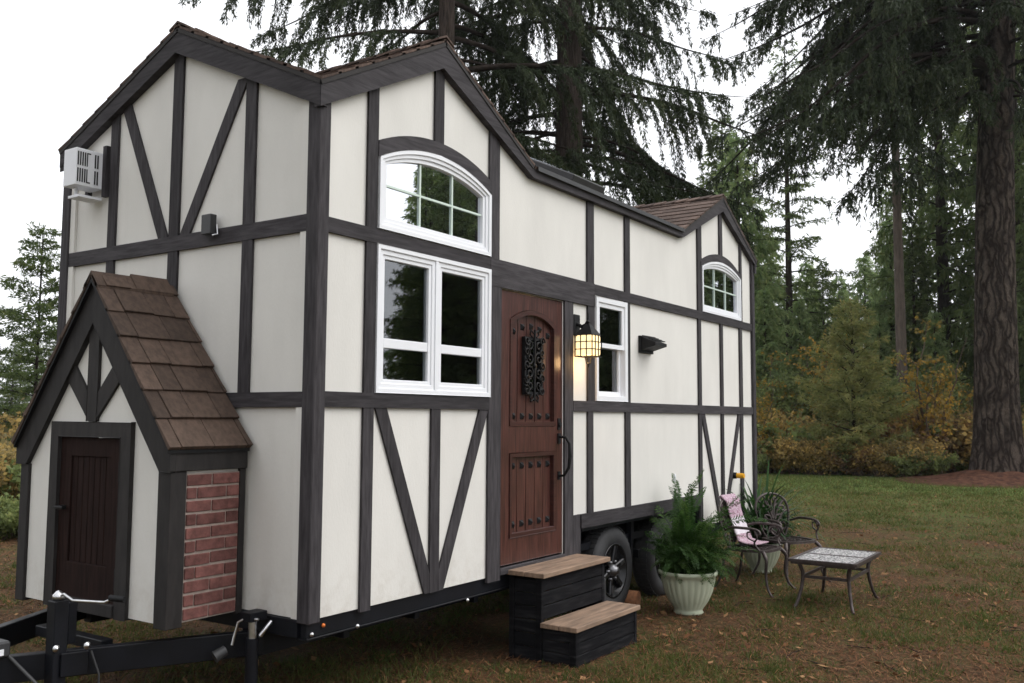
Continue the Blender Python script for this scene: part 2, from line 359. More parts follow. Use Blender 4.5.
# ------------------------------------------------------------------ camera
CAM = Vector((-3.67892585, -3.80492327, 1.72))
F_ = Vector((0.82708119, 0.55599899, 0.08247316)); R_ = Vector((0.55750579, -0.83015412, 0.00560537)); U_ = Vector((-0.07158202, -0.04134317, 0.99657752))
cd = bpy.data.cameras.new('camera'); co = bpy.data.objects.new('camera', cd); COL.objects.link(co)
mw = Matrix((R_, U_, -F_)).transposed().to_4x4(); mw.translation = CAM; co.matrix_world = mw
cd.sensor_width = 36; cd.lens = 925.423/1024*36; cd.clip_start = .1; cd.clip_end = 2000
cd.dof.use_dof = True; cd.dof.focus_distance = 6.5; cd.dof.aperture_fstop = 5.0
scene.camera = co
def at(u, d):                                  # ground point seen in image column u at horizontal distance d
    v = F_ + R_*(u-512)/925.4; h = Vector((v.x, v.y)).normalized()
    return (CAM.x + h.x*d, CAM.y + h.y*d)

# ------------------------------------------------------------------ light
SUN_EL, SUN_AZ = math.radians(48), math.radians(-62)     # direction of the brightest part of the cloud, world xy angle
w = bpy.data.worlds.new('World'); scene.world = w; w.use_nodes = True
N, L = w.node_tree.nodes, w.node_tree.links
bg = N['Background']; sky = N.new('ShaderNodeTexSky'); sky.sky_type = 'NISHITA'; sky.sun_disc = False
sky.sun_elevation = SUN_EL; sky.sun_rotation = math.pi/2 - SUN_AZ; sky.air_density = 1; sky.dust_density = 3
hs = N.new('ShaderNodeHueSaturation'); hs.inputs['Saturation'].default_value = .18; L.new(sky.outputs[0], hs.inputs['Color'])
mx = N.new('ShaderNodeMix'); mx.data_type = 'RGBA'; mx.inputs['Factor'].default_value = .72
L.new(hs.outputs[0], mx.inputs['A']); mx.inputs['B'].default_value = (13.2, 13.4, 13.9, 1)      # overcast cloud layer
L.new(mx.outputs['Result'], bg.inputs['Color']); bg.inputs['Strength'].default_value = .105
sd = bpy.data.lights.new('sun', 'SUN'); sd.energy = 1.3; sd.angle = math.radians(50); sd.color = (1,.98,.95)
so = bpy.data.objects.new('sun', sd); COL.objects.link(so)
dv = Vector((math.cos(SUN_EL)*math.cos(SUN_AZ), math.cos(SUN_EL)*math.sin(SUN_AZ), math.sin(SUN_EL)))
so.rotation_euler = dv.to_track_quat('Z', 'Y').to_euler(); so.location = (0, -10, 12)
scene.view_settings.view_transform = 'Standard'; scene.view_settings.look = 'None'; scene.view_settings.exposure = 0.42; scene.view_settings.gamma = 1
scene.render.engine = 'CYCLES'
scene.cycles.max_bounces = 8; scene.cycles.diffuse_bounces = 6; scene.cycles.transmission_bounces = 6; scene.cycles.transparent_max_bounces = 12

# ------------------------------------------------------------------ ground
def gz(x, y): return 0.0
g = MB(); S = 700
g.add([(-S,-S,0),(S,-S,0),(S,S,0),(-S,S,0)], [(0,1,2,3)]); go = g.build('ground', M['ground'], kind='structure')

# ================================================================== HOUSE
LX, WY = 7.25, 2.59
RIDGE, EAVE = 4.30, 3.68
house = empty('tiny_house', (3.6, 1.295, 0))
tag(house, 'cream and dark timbered cottage on wheels with brown shingle gables', 'tiny house')
def zmain(y): return RIDGE - (RIDGE-EAVE)*abs(y-1.295)/1.295
def zside(x):
    a = EAVE
    if 0 <= x <= 2.22: a = max(a, RIDGE-.03 - (RIDGE-.03-EAVE)*abs(x-1.11)/1.11)
    if 5.08 <= x <= 7.32: a = max(a, RIDGE-.05 - (RIDGE-.05-EAVE)*abs(x-6.2)/1.12)
    return a
def arch(x0, x1, z0, zs, zt, n=18, y=None):
    w2 = (x1-x0)/2; h = zt-zs; r = (w2*w2+h*h)/(2*h); cx = (x0+x1)/2; cz = zt-r; a = math.asin(w2/r)
    pts = [(x0, z0), (x1, z0)]
    for i in range(n+1):
        t = a - 2*a*i/n; pts.append((cx + r*math.sin(t), cz + r*math.cos(t)))
    return pts
# wall shells with openings
h1 = arch(.53, 1.67, 2.90, 3.31, 3.445); h4 = arch(5.65, 6.78, 2.895, 3.35, 3.45)
h2 = rect(.53, 1.67, 1.90, 2.755); h3 = rect(3.285, 3.825, 1.90, 2.745); hd = rect(1.85, 2.74, .65, 2.667)
out = [(0,.602),(3.0,.602),(3.0,.936),(5.55,.936),(5.55,.602),(LX,.602),(LX,EAVE-.03),(6.2,RIDGE-.08),(5.08,EAVE-.03),(2.22,EAVE-.03),(1.11,RIDGE-.06),(0,EAVE-.03)]
MB().prism(out, [h1,h2,h3,h4,hd], SIDE, .02, .14).build('long_wall', M['stucco'], house)
outb = [(0,.602),(LX,.602),(LX,EAVE-.03),(6.2,RIDGE-.08),(5.08,EAVE-.03),(2.22,EAVE-.03),(1.11,RIDGE-.06),(0,EAVE-.03)]
MB().prism(outb, [], SIDE, WY-.14, WY-.02).build('rear_wall', M['stucco'], house)
gab = [(.141,.602),(WY-.141,.602),(WY-.141,zmain(.141)-.04),(1.295,RIDGE-.04),(.141,zmain(.141)-.04)]
MB().prism(gab, [], FRONT, .02, .14).build('gable_wall', M['stucco'], house)
MB().prism(gab, [], FRONT, LX-.14, LX-.02).build('gable_wall', M['stucco'], house)
MB().box((.142,.142,.60),(LX-.142,WY-.142,.66)).build('floor_deck', M['black_steel'], house)
MB().box((.142,.145,2.80),(1.72,WY-.145,2.86)).build('loft_floor', M['room'], house)
MB().box((5.3,.145,2.80),(LX-.142,WY-.145,2.86)).build('loft_floor', M['room'], house)
MB().box((2.9,1.9,.661),(5.4,2.4,1.6)).build('kitchen_counter', M['room'], house)

# timbers on the long wall -------------------------------------------------
def timb(name, poly, plane, t0, t1, m, bev=.004):
    return MB().prism(poly, [], plane, t0, t1).build(name, M[m], house, bevel=bev)
def stud(x0, x1, z0, z1, plane=SIDE, t=.001): timb('stud', rect(x0,x1,z0,z1), plane, t, .022, 'timber_v')
def rail(x0, x1, z0, z1, plane=SIDE, t=-.002): timb('rail', rect(x0,x1,z0,z1), plane, t, .022, 'timber_h')
def brace(a, b, wd, plane=SIDE, t=.004):
    (x0,z0),(x1,z1) = a, b
    timb('brace', [(x0-wd/2,z0),(x1-wd/2,z1),(x1+wd/2,z1),(x0+wd/2,z0)] if z0 > z1 else [(x0-wd/2,z0),(x0+wd/2,z0),(x1+wd/2,z1),(x1-wd/2,z1)], plane, t, .022, 'timber_v')
UB0, UB1, MB0, MB1 = 2.782, 2.868, 1.778, 1.865
def ft(x): return zside(x) - .06
rail(.08, 1.70, UB0, UB1); rail(1.70, 3.245, 2.673, UB1); rail(3.245, 7.174, UB0, UB1)
rail(.08, 1.692, MB0, MB1); rail(2.885, 7.174, MB0, MB1); rail(3.0, 5.55, .825, .936, t=-.012)
for x0, x1, z0, z1 in [(.409,.495,.585,MB0),(.409,.495,MB1,UB0),(.409,.495,UB1,ft(.45)),(1.053,1.143,.60,MB0),(1.053,1.143,3.54,ft(1.11)),
    (1.692,1.844,.57,2.673),(1.69,1.81,UB1,ft(1.75)),(2.752,2.885,.60,2.673),(2.885,3.0,.60,.936),
    (3.137,3.222,.936,MB0),(3.137,3.245,MB1,2.673),(3.13,3.235,UB1,ft(3.2)),(3.83,3.92,.936,MB0),(3.83,3.92,MB1,UB0),(3.83,3.92,UB1,ft(3.9)),
    (5.525,5.598,.60,MB0),(5.525,5.598,MB1,UB0),(5.525,5.63,UB1,ft(5.56)),(6.158,6.227,.60,MB0),(6.158,6.227,MB1,UB0),(6.16,6.24,3.53,ft(6.2)),
    (6.76,6.84,.60,MB0),(6.76,6.84,MB1,UB0),(6.80,6.86,UB1,ft(6.83))]:
    stud(x0, x1, z0, z1)
brace((.565, MB0), (1.055, .60), .10); brace((1.64, MB0), (1.145, .60), .10)
brace((5.64, MB0), (6.13, .61), .09); brace((6.73, MB0), (6.25, .61), .08)
def archband(x0, x1, zs, zt, zbs, zbt, n=20):
    o_ = arch(x0, x1, 0, zs, zt, n)[2:]; i_ = arch(x0, x1, 0, zbs, zbt, n)[2:]
    timb('arched_timber', o_ + i_[::-1], SIDE, -.004, .022, 'timber_h', .003)
archband(.497, 1.70, 3.425, 3.56, 3.325, 3.472); archband(5.60, 6.80, 3.41, 3.56, 3.358, 3.478)
# corner posts
MB().box((-.012,-.012,.585),(.080,.087,3.55)).build('corner_post', M['timber_v'], house, bevel=.006)
MB().box((7.174,-.012,.585),(7.262,.087,3.62)).build('corner_post', M['timber_v'], house, bevel=.006)
MB().box((-.012,2.507,.585),(.08,2.602,3.58)).build('corner_post', M['timber_v'], house, bevel=.006)
MB().box((7.174,2.507,.585),(7.262,2.602,3.62)).build('corner_post', M['timber_v'], house, bevel=.006)
# fascia boards
MB().prism([(-.03,3.485),(1.09,4.066),(2.22,3.568),(5.07,3.575),(6.19,4.06),(7.28,3.575),(7.28,3.655),(6.2,4.215),(5.09,3.655),(2.21,3.655),(1.11,4.24),(-.03,3.655)], [], SIDE, -.034, .0195).build('fascia_board', M['timber_h'], house, bevel=.003)
MB().prism([(-.030,3.49),(1.31,4.09),(2.62,3.52),(2.62,3.65),(1.30,4.27),(-.030,3.655)], [], FRONT, -.034, .0195).build('fascia_board', M['timber_h'], house, bevel=.003)
MB().prism([(-.030,3.49),(1.31,4.09),(2.62,3.52),(2.62,3.65),(1.30,4.27),(-.030,3.655)], [], FRONT, LX-.0195, LX+.034).build('fascia_board', M['timber_h'], house)
MB().prism([(-.03,3.485),(1.09,4.066),(2.22,3.568),(5.07,3.575),(6.19,4.06),(7.28,3.575),(7.28,3.655),(6.2,4.215),(5.09,3.655),(2.21,3.655),(1.11,4.24),(-.03,3.655)], [], SIDE, WY-.0195, WY+.034).build('fascia_board', M['timber_h'], house)
# gable end timbers (hitch end), plane FRONT uses (y, z)
def frail(y0, y1, z0, z1): rail(y0, y1, z0, z1, FRONT)
def fstud(y0, y1, z0, z1): stud(y0, y1, z0, z1, FRONT)
frail(.087, 2.507, UB0, 2.879); frail(.087, 2.507, 1.775, 1.862)
for y0, y1 in ((.553,.643),(1.271,1.364),(1.966,2.047)):
    for z0, z1 in ((1.862,UB0),(2.879,zmain((y0+y1)/2)-.07)): fstud(y0, y1, z0, z1)
brace((1.90, 3.88), (1.43, 2.88), .095, FRONT); brace((.68, 3.80), (1.205, 2.88), .095, FRONT)
for y0, y1 in ((.553,.643),(1.271,1.364),(1.966,2.047)):      # far end, plain studs
    timb('stud', rect(y0,y1,.61,zmain((y0+y1)/2)-.07), FRONT, LX-.022, LX-.001, 'timber_v')

# windows --------------------------------------------------------------------
def shrink(x0, x1, z0, zs, zt, d): return arch(x0+d, x1-d, z0+d, zs-d*.35, zt-d)
def arched_window(x0, x1, z0, zs, zt, zm):
    w_ = MB().ring(shrink(x0,x1,z0,zs,zt,0), shrink(x0,x1,z0,zs,zt,.028), SIDE, -.008, .10).build('window', M['vinyl'], house, bevel=.003)
    MB().ring(shrink(x0,x1,z0,zs,zt,.0285), shrink(x0,x1,z0,zs,zt,.055), SIDE, .002, .10).build('sash', M['vinyl'], w_, bevel=.003)
    MB().ring(shrink(x0,x1,z0,zs,zt,.0555), shrink(x0,x1,z0,zs,zt,.082), SIDE, .012, .10).build('sash', M['vinyl'], w_, bevel=.002)
    MB().prism(shrink(x0,x1,z0,zs,zt,.07), [], SIDE, .034, .040).build('pane', M['glass_hi'], w_)
    mu = MB(); a, b = x0+.08, x1-.08
    for i in (1, 2):
        xx = a + (b-a)*i/3; mu.box((xx-.007,.024,z0+.08),(xx+.007,.033,zt-.085))
    mu.box((a,.025,zm-.007),(b,.032,zm+.007)); mu.build('muntin', M['muntin'], w_)
arched_window(.507, 1.697, 2.877, 3.325, 3.470, 3.165)
arched_window(5.63, 6.80, 2.872, 3.36, 3.476, 3.165)
def framed(x0, x1, z0, z1, d, y0, y1, name, par, bev=.003):
    return MB().ring(rect(x0,x1,z0,z1), rect(x0+d,x1-d,z0+d,z1-d), SIDE, y0, y1).build(name, M['vinyl'], par, bevel=bev)
w2 = framed(.500, 1.700, 1.869, 2.780, .028, -.008, .10, 'window', house)
MB().box((1.070,-.006,1.898),(1.098,.099,2.751)).build('mullion', M['vinyl'], w2)
for a, b in ((.529,1.069),(1.099,1.671)):
    framed(a, b, 1.898, 2.751, .030, .002, .099, 'sash', w2)
    framed(a+.031, b-.031, 1.929, 2.720, .024, .010, .095, 'sash', w2)
    MB().box((a+.0555,.014,2.146),(b-.0555,.09,2.206)).build('transom_bar', M['vinyl'], w2, bevel=.003)
    MB().box((a+.05,.030,1.95),(b-.05,.035,2.70)).build('pane', M['glass'], w2)
w3 = framed(3.262, 3.850, 1.872, 2.768, .045, -.008, .10, 'window', house)
framed(3.308, 3.804, 2.335, 2.722, .038, .004, .035, 'sash', w3)
framed(3.308, 3.804, 1.918, 2.372, .038, .040, .085, 'sash', w3)
MB().box((3.34,.018,2.37),(3.77,.023,2.69)).build('pane', M['glass'], w3)
MB().box((3.34,.060,1.95),(3.77,.065,2.34)).build('pane', M['glass'], w3)

# entrance door ---------------------------------------------------------------
DX0, DX1, DZ0, DZ1 = 1.852, 2.738, .662, 2.660
MB().box((1.846,-.004,.60),(2.750,.135,.650)).build('threshold', M['timber_h'], house, bevel=.004)
up_o = arch(1.985, 2.640, 1.66, 2.455, 2.545); lo_o = rect(1.985, 2.640, .845, 1.462)
door = MB().prism(rect(DX0,DX1,DZ0,DZ1), [up_o, lo_o], SIDE, .022, .075).build('door', M['mahogany_v'], house, bevel=.003)
MB().ring(arch(1.986,2.639,1.661,2.454,2.544), arch(2.016,2.609,1.693,2.425,2.510), SIDE, .016, .07).build('panel_moulding', M['mahogany_h'], door, bevel=.006)
MB().ring(rect(1.986,2.639,.846,1.461), rect(2.018,2.607,.878,1.429), SIDE, .016, .07).build('panel_moulding', M['mahogany_h'], door, bevel=.006)
def planks(z0, z1f, name):
    p = MB(); n = 5; a, b = 2.007, 2.618
    for i in range(n):
        xa, xb = a+(b-a)*i/n+.006, a+(b-a)*(i+1)/n-.006
        p.prism([(xa,z0),(xb,z0),(xb,z1f(xb)),(xa,z1f(xa))], [], SIDE, .050, .066)
    p.box((a,.062,z0),(b,.070,z0+.4))
    return p.build(name, M['mahogany_v'], door, bevel=.004)
planks(1.684, lambda x: 2.515 - .85*(x-2.3125)**2, 'upper_panel'); planks(.869, lambda x: 1.438, 'lower_panel')
def clavo(z, top=None):
    for i in range(5):
        x = 2.007 + .611*(i+.5)/5
        zz = z if top is None else top(x)
        m = MB(); m.add([(x-.024,.049,zz-.024),(x+.024,.049,zz-.024),(x+.024,.049,zz+.024),(x-.024,.049,zz+.024),(x,.024,zz)], [(0,1,4),(1,2,4),(2,3,4),(3,0,4)])
        m.build('clavo', M['iron'], door)
clavo(0, lambda x: 2.425 - .9*(x-2.3125)**2); clavo(1.735); clavo(1.365); clavo(.935)
gr = MB()
gx0, gx1, gz0, gz1 = 2.185, 2.44, 1.90, 2.34
gr.ring(rect(gx0,gx1,gz0,gz1), rect(gx0+.022,gx1-.022,gz0+.022,gz1-.022), SIDE, .018, .046)
grille = gr.build('speakeasy_grille', M['iron'], door)
MB().box((gx0+.02,.040,gz0+.02),(gx1-.02,.045,gz1-.02)).build('grille_glass', M['glass'], grille)
sc = MB()
def spiral(cx, cz, r0, turns, a0, sgn, y=.016, n=22):
    return [(cx + r0*(1-t/n*.8)*math.cos(a0+sgn*turns*2*math.pi*t/n), y, cz + r0*(1-t/n*.8)*math.sin(a0+sgn*turns*2*math.pi*t/n)) for t in range(n+1)]
gcx, gcz = (gx0+gx1)/2, (gz0+gz1)/2
for sx_ in (-1, 1):
    for k, zz in enumerate((-.15,-.055,.055,.15)):
        sc.tube(spiral(gcx+sx_*.062, gcz+zz, .052, 1.3, 1.2+k, sx_*(1 if k%2 else -1)), .0075, 6)
    for k, zz in enumerate((-.19,-.10,0,.10,.19)): sc.tube(spiral(gcx+sx_*.108, gcz+zz, .040, 1.2, 2.2+k, -sx_*(1 if k%2 else -1), y=.010), .0065, 6)
    sc.tube([(gcx+sx_*.01,.014,gz1+.03),(gcx+sx_*.05,.014,gz1+.055),(gcx+sx_*.06,.014,gz1+.02),(gcx+sx_*.03,.014,gz1)], .007, 6)
    sc.tube([(gcx+sx_*.01,.014,gz0-.03),(gcx+sx_*.05,.014,gz0-.055),(gcx+sx_*.06,.014,gz0-.02),(gcx+sx_*.03,.014,gz0)], .007, 6)
sc.tube([(gcx,.014,gz0-.05),(gcx,.010,gz1+.06)], .010, 6)
sc.lathe([(0,0),(.022,.006),(.012,.014),(0,.02)], (gcx,.0,gcz), 12, 'y')
sc.build('iron_scrollwork', M['iron'], grille)
hd_ = MB(); hd_.box((2.667,.012,1.63),(2.708,.024,1.72)); hd_.lathe([(.018,-.012),(.02,0)], (2.687,.012,1.672), 14, 'y')
hd_.box((2.667,.010,1.52),(2.706,.024,1.60)); hd_.box((2.670,.012,1.235),(2.704,.024,1.30))
hd_.tube([(2.687,.012,1.575),(2.690,-.045,1.57),(2.695,-.075,1.52),(2.695,-.080,1.42),(2.690,-.070,1.33),(2.687,-.03,1.27),(2.687,.012,1.265)], [.011,.013,.012,.015,.012,.011,.010], 8)
hd_.build('handle', M['iron'], door)

# porch lantern ---------------------------------------------------------------
LXc, LY, LZ = 2.955, -.10, 2.315
lan = MB().box((2.905,.005,2.40),(3.01,.020,2.58)).build('wall_lantern', M['iron'], house, bevel=.01)
a_ = MB(); a_.tube([(2.955,.01,2.50),(2.955,-.04,2.475),(2.955,-.08,2.49),(2.955,-.10,2.52)], .016, 8)
a_.tube([(2.955,-.10,2.53),(2.955,-.10,2.585)], [.012,.004], 8)
a_.add([(LXc-.080,LY-.080,2.40),(LXc+.080,LY-.080,2.40),(LXc+.080,LY+.080,2.40),(LXc-.080,LY+.080,2.40),(LXc-.02,LY-.02,2.49),(LXc+.02,LY-.02,2.49),(LXc+.02,LY+.02,2.49),(LXc-.02,LY+.02,2.49)],
       [(0,3,2,1),(4,5,6,7),(0,1,5,4),(1,2,6,5),(2,3,7,6),(3,0,4,7)])
a_.build('lantern_roof', M['iron'], lan)
MB().box((LXc-.075,LY-.075,2.235),(LXc+.075,LY+.075,2.398)).build('lantern_glass', M['lamp_glass'], lan, bevel=.01)
c_ = MB()
for i in range(4):
    for (fx, fy) in ((1,0),(-1,0),(0,1),(0,-1)):
        t = -.08 + .16*i/3
        p = (LXc + (fx*.08 if fx else t), LY + (fy*.08 if fy else t))
        c_.box((p[0]-.0035,p[1]-.0035,2.225),(p[0]+.0035,p[1]+.0035,2.402))
for z in (2.226, 2.285, 2.345):
    for s in (-1, 1): c_.box((LXc-.083,LY+s*.08-.0035,z-.0035),(LXc+.083,LY+s*.08+.0035,z+.0035)); c_.box((LXc+s*.08-.0035,LY-.083,z-.0035),(LXc+s*.08+.0035,LY+.083,z+.0035))
c_.tube([(LXc-.05,LY,2.225),(LXc-.03,LY,2.17),(LXc+.03,LY,2.17),(LXc+.05,LY,2.225)], .006, 6); c_.tube([(LXc,LY,2.17),(LXc,LY,2.135)], [.012,.003], 6)
c_.build('lantern_cage', M['iron'], lan)
pl = bpy.data.lights.new('lantern_light', 'POINT'); pl.energy = 1.7; pl.color = (1,.62,.28); pl.shadow_soft_size = .05
po = bpy.data.objects.new('lantern_light', pl); COL.objects.link(po); po.location = (LXc, LY-.0, 2.18)

# range-hood vent, outlets -----------------------------------------------------
vt = MB().box((4.12,-.006,2.335),(4.40,.019,2.495)).build('wall_vent', M['iron'], house, bevel=.003)
v2 = MB(); v2.add([(4.135,-.006,2.485),(4.385,-.006,2.485),(4.385,-.15,2.425),(4.135,-.15,2.425),(4.135,-.006,2.36),(4.385,-.006,2.36),(4.385,-.15,2.40),(4.135,-.15,2.40)],
       [(0,1,2,3),(3,2,6,7),(0,3,7,4),(1,5,6,2),(4,7,6,5)])
for k in range(4): v2.box((4.125,-.03-.033*k,2.487-.014*k),(4.395,-.018-.033*k,2.497-.014*k))
v2.build('vent_hood', M['iron'], vt)
MB().box((4.88,.008,1.10),(4.93,.020,1.175)).build('outlet_cover', M['vinyl'], house, bevel=.004)
ib = MB().lathe([(.03,0),(.036,.01),(.036,.045),(.03,.049)], (6.52,-.03,1.085), 14, 'y').build('water_inlet', M['iron'], house)
MB().lathe([(.026,-.085),(.030,-.06),(.030,0)], (6.52,-.03,1.085), 14, 'y').build('hose_coupling', M['yellow'], ib)
MB().box((-.062,.865,2.84),(-.013,.955,2.965)).build('sensor_box', M['grey_box'], house, bevel=.004)
MB().tube([(-.02,.855,2.90),(-.02,.845,2.84),(-.05,.86,2.83)], .006, 6).build('sensor_bracket', M['chrome'], house)

# air conditioner ---------------------------------------------------------------
ac = MB().box((-.205,2.12,3.29),(-.004,2.27,3.55)).build('air_conditioner', M['ac_white'], house, bevel=.004)
g1 = MB()
for (z0, z1) in ((3.315,3.41),(3.43,3.525)):
    for k in range(4): g1.box((-.195+.017*k,2.1165,z0),(-.186+.017*k,2.1195,z1))
    for k in range(2): g1.box((-.070+.018*k,2.1165,z0),(-.060+.018*k,2.1195,z1))
g1.box((-.128,2.1165,3.43),(-.121,2.1195,3.525)); g1.box((-.128,2.1165,3.315),(-.100,2.1195,3.323)); g1.box((-.128,2.1165,3.517),(-.10,2.1195,3.525)); g1.box((-.128,2.1165,3.32),(-.121,2.1195,3.41))
g1.build('grille', M['dark_void'], ac)
MB().box((-.012,2.075,3.24),(.019,2.118,3.60)).box((-.012,2.28,3.24),(.019,2.32,3.60)).build('mounting_frame', M['timber_v'], ac)
MB().box((-.17,2.125,3.215),(-.004,2.26,3.232)).tube([(-.15,2.2,3.289),(-.15,2.2,3.232)], .012, 6).build('support_tray', M['ac_white'], ac)

# roof ---------------------------------------------------------------------------
def clip_poly(poly, u0, u1, v0, v1):
    def cut(ps, ax, val, keep_gt):
        o = []
        for i in range(len(ps)):
            a, b = ps[i], ps[(i+1) % len(ps)]
            ia = (a[ax] > val) == keep_gt; ib_ = (b[ax] > val) == keep_gt
            if ia: o.append(a)
            if ia != ib_:
                t = (val-a[ax])/(b[ax]-a[ax]); o.append((a[0]+(b[0]-a[0])*t, a[1]+(b[1]-a[1])*t))
        return o
    p = poly
    for ax, val, gt in ((0,u0,True),(0,u1,False),(1,v0,True),(1,v1,False)):
        if len(p) < 3: return []
        p = cut(p, ax, val, gt)
    return p if len(p) >= 3 else []
def shingle(mb, pts, eu, course=.16, wmin=.12, wmax=.28, thick=.010, rnd=R, jitter=.006):
    pts = [Vector(p) for p in pts]; o = pts[0]; u = Vector(eu).normalized()
    n = None
    for i in range(1, len(pts)-1):
        c = (pts[i]-o).cross(pts[i+1]-o)
        if c.length > 1e-5: n = c.normalized(); break
    if n.z < 0: n = -n
    v = n.cross(u).normalized()
    if v.z < 0: v = -v
    poly = [((p-o).dot(u), (p-o).dot(v)) for p in pts]
    area = sum(poly[i][0]*poly[(i+1)%len(poly)][1]-poly[(i+1)%len(poly)][0]*poly[i][1] for i in range(len(poly)))
    if area < 0: poly = poly[::-1]
    umin, umax = min(p[0] for p in poly), max(p[0] for p in poly); vmin, vmax = min(p[1] for p in poly), max(p[1] for p in poly)
    vv = vmin; row = 0
    while vv < vmax:
        uu = umin - rnd.random()*.1
        while uu < umax:
            wd = rnd.uniform(wmin, wmax); j = rnd.uniform(-jitter, jitter)
            c = clip_poly(poly, uu+.002, uu+wd-.002, vv+j if row else vv, vv+course+.03)
            if c:
                th = thick*rnd.uniform(.8, 1.25); lift = lambda q: th*(1.35 - (q-vv)/(course+.03)) + .008
                m = len(c)
                top = [o+u*a+v*b+n*(lift(b)) for a, b in c]; bot = [o+u*a+v*b+n*.001 for a, b in c]
                mb.add(top+bot, [tuple(range(m)), tuple(range(2*m-1, m-1, -1))] + [(i, i+m, (i+1) % m+m, (i+1) % m) for i in range(m)])
            uu += wd
        vv += course; row += 1
OV = .04
def zr(x, y):                                   # roof surface height
    a = RIDGE-.02 - (RIDGE-.045-3.655)*abs(y-1.295)/1.295
    b = -9
    if x < 2.3: b = RIDGE-.02 - (RIDGE-.045-3.655)*abs(x-1.11)/1.11
    if x > 5: b = 4.24 - (4.24-3.655)*abs(x-6.2)/1.12
    return max(a, b)
rm, dk = MB(), MB()
k1 = (RIDGE-.045-3.655)/1.295; k2 = (RIDGE-.045-3.655)/1.11; k3 = (4.24-3.655)/1.12
zc = RIDGE-.045; zf = 4.22; yv = 1.295-(zc-zf)/k1
e0 = 3.655 - k1*OV
def P3(x, y, z): return (x, y, z)
slopes = []
for sgn in (1, -1):
    Y = (lambda y: y) if sgn == 1 else (lambda y: WY-y)
    slopes.append(([(-OV,Y(-OV),3.655-k1*OV),(-OV,Y(1.295),zc),(1.11,Y(1.295),zc),(0,Y(0),3.655)], (1,0,0)))
    slopes.append(([(2.22,Y(0),3.655),(5.08,Y(0),3.655),(6.2,Y(yv),zf),(6.2,Y(1.295),zc),(1.11,Y(1.295),zc)], (1,0,0)))
    slopes.append(([(2.22,Y(0),3.655),(2.22,Y(-OV),3.655-k1*OV),(5.08,Y(-OV),3.655-k1*OV),(5.08,Y(0),3.655)], (1,0,0)))
    slopes.append(([(LX+OV,Y(-OV),3.655-k1*OV),(LX+.05,Y(0),3.655),(6.2,Y(yv),zf),(6.2,Y(1.295),zc),(LX+OV,Y(1.295),zc)], (1,0,0)))
    slopes.append(([(-OV,Y(-OV),3.655-k2*OV),(1.11,Y(-OV),zc),(1.11,Y(1.295),zc),(0,Y(0),3.655)], (0,1,0)))
    slopes.append(([(2.22,Y(-OV),3.655),(1.11,Y(-OV),zc),(1.11,Y(1.295),zc),(2.22,Y(0),3.655)], (0,1,0)))
    slopes.append(([(5.08,Y(-OV),3.655),(6.2,Y(-OV),zf),(6.2,Y(yv),zf),(5.08,Y(0),3.655)], (0,1,0)))
    slopes.append(([(LX+OV,Y(-OV),3.655-k3*.03),(6.2,Y(-OV),zf),(6.2,Y(yv),zf),(7.32,Y(0),3.655)], (0,1,0)))
for pts, eu in slopes:
    shingle(rm, pts, eu)
    p = [Vector(q) for q in pts]; c = (p[1]-p[0]).cross(p[2]-p[0]).normalized(); c = c if c.z > 0 else -c
    m = len(p); dk.add([q - c*.002 for q in p] + [q - c*.026 for q in p], [tuple(range(m)), tuple(range(2*m-1,m-1,-1))] + [(i,(i+1)%m,(i+1)%m+m,i+m) for i in range(m)])
roof = rm.build('roof', M['shingle'], house); dk.build('roof_deck', M['deck'], roof)
rc = MB()
def caps(a, b, sd):
    a, b = Vector(a), Vector(b); n = int((b-a).length/.14); s_ = Vector(sd)
    for i in range(n):
        p = a+(b-a)*i/n; q = a+(b-a)*(i+1.15)/n; h = .006 if i % 2 else .002
        for s in (-1, 1):
            e = s_*s*.085 - Vector((0,0,.043))
            up = Vector((0,0,.045+h))
            rc.add([p+up, q+up-Vector((0,0,.01)), q+up+e-Vector((0,0,.01)), p+up+e, p+up-Vector((0,0,.014)), q+up-Vector((0,0,.024)), q+up+e-Vector((0,0,.024)), p+up+e-Vector((0,0,.014))],
                   [(0,1,2,3),(4,7,6,5),(0,4,5,1),(3,2,6,7),(0,3,7,4),(1,5,6,2)])
caps((1.11,-OV,zc),(1.11,WY+OV,zc),(1,0,0)); caps((-OV,1.295,zc),(LX+OV,1.295,zc),(0,1,0)); caps((6.2,-OV,zf),(6.2,WY+OV,zf),(1,0,0))
rc.build('ridge_cap', M['shingle'], roof)
fl = MB(); fl.box((2.25,-.058,3.625),(5.06,-.052,3.66)); fl.build('drip_edge', M['grey_box'], roof)
sk = MB(); th = math.atan(k1); rt = Matrix.Rotation(th, 3, 'X')
sk.box((3.42,.35,3.80),(4.02,1.0,3.925), rt, (3.5,.35,3.80)); skl = sk.build('skylight', M['grey_box'], roof, bevel=.01)
MB().box((3.48,.41,3.927),(3.96,.94,3.935), rt, (3.5,.35,3.80)).build('skylight_glass', M['glass'], skl)

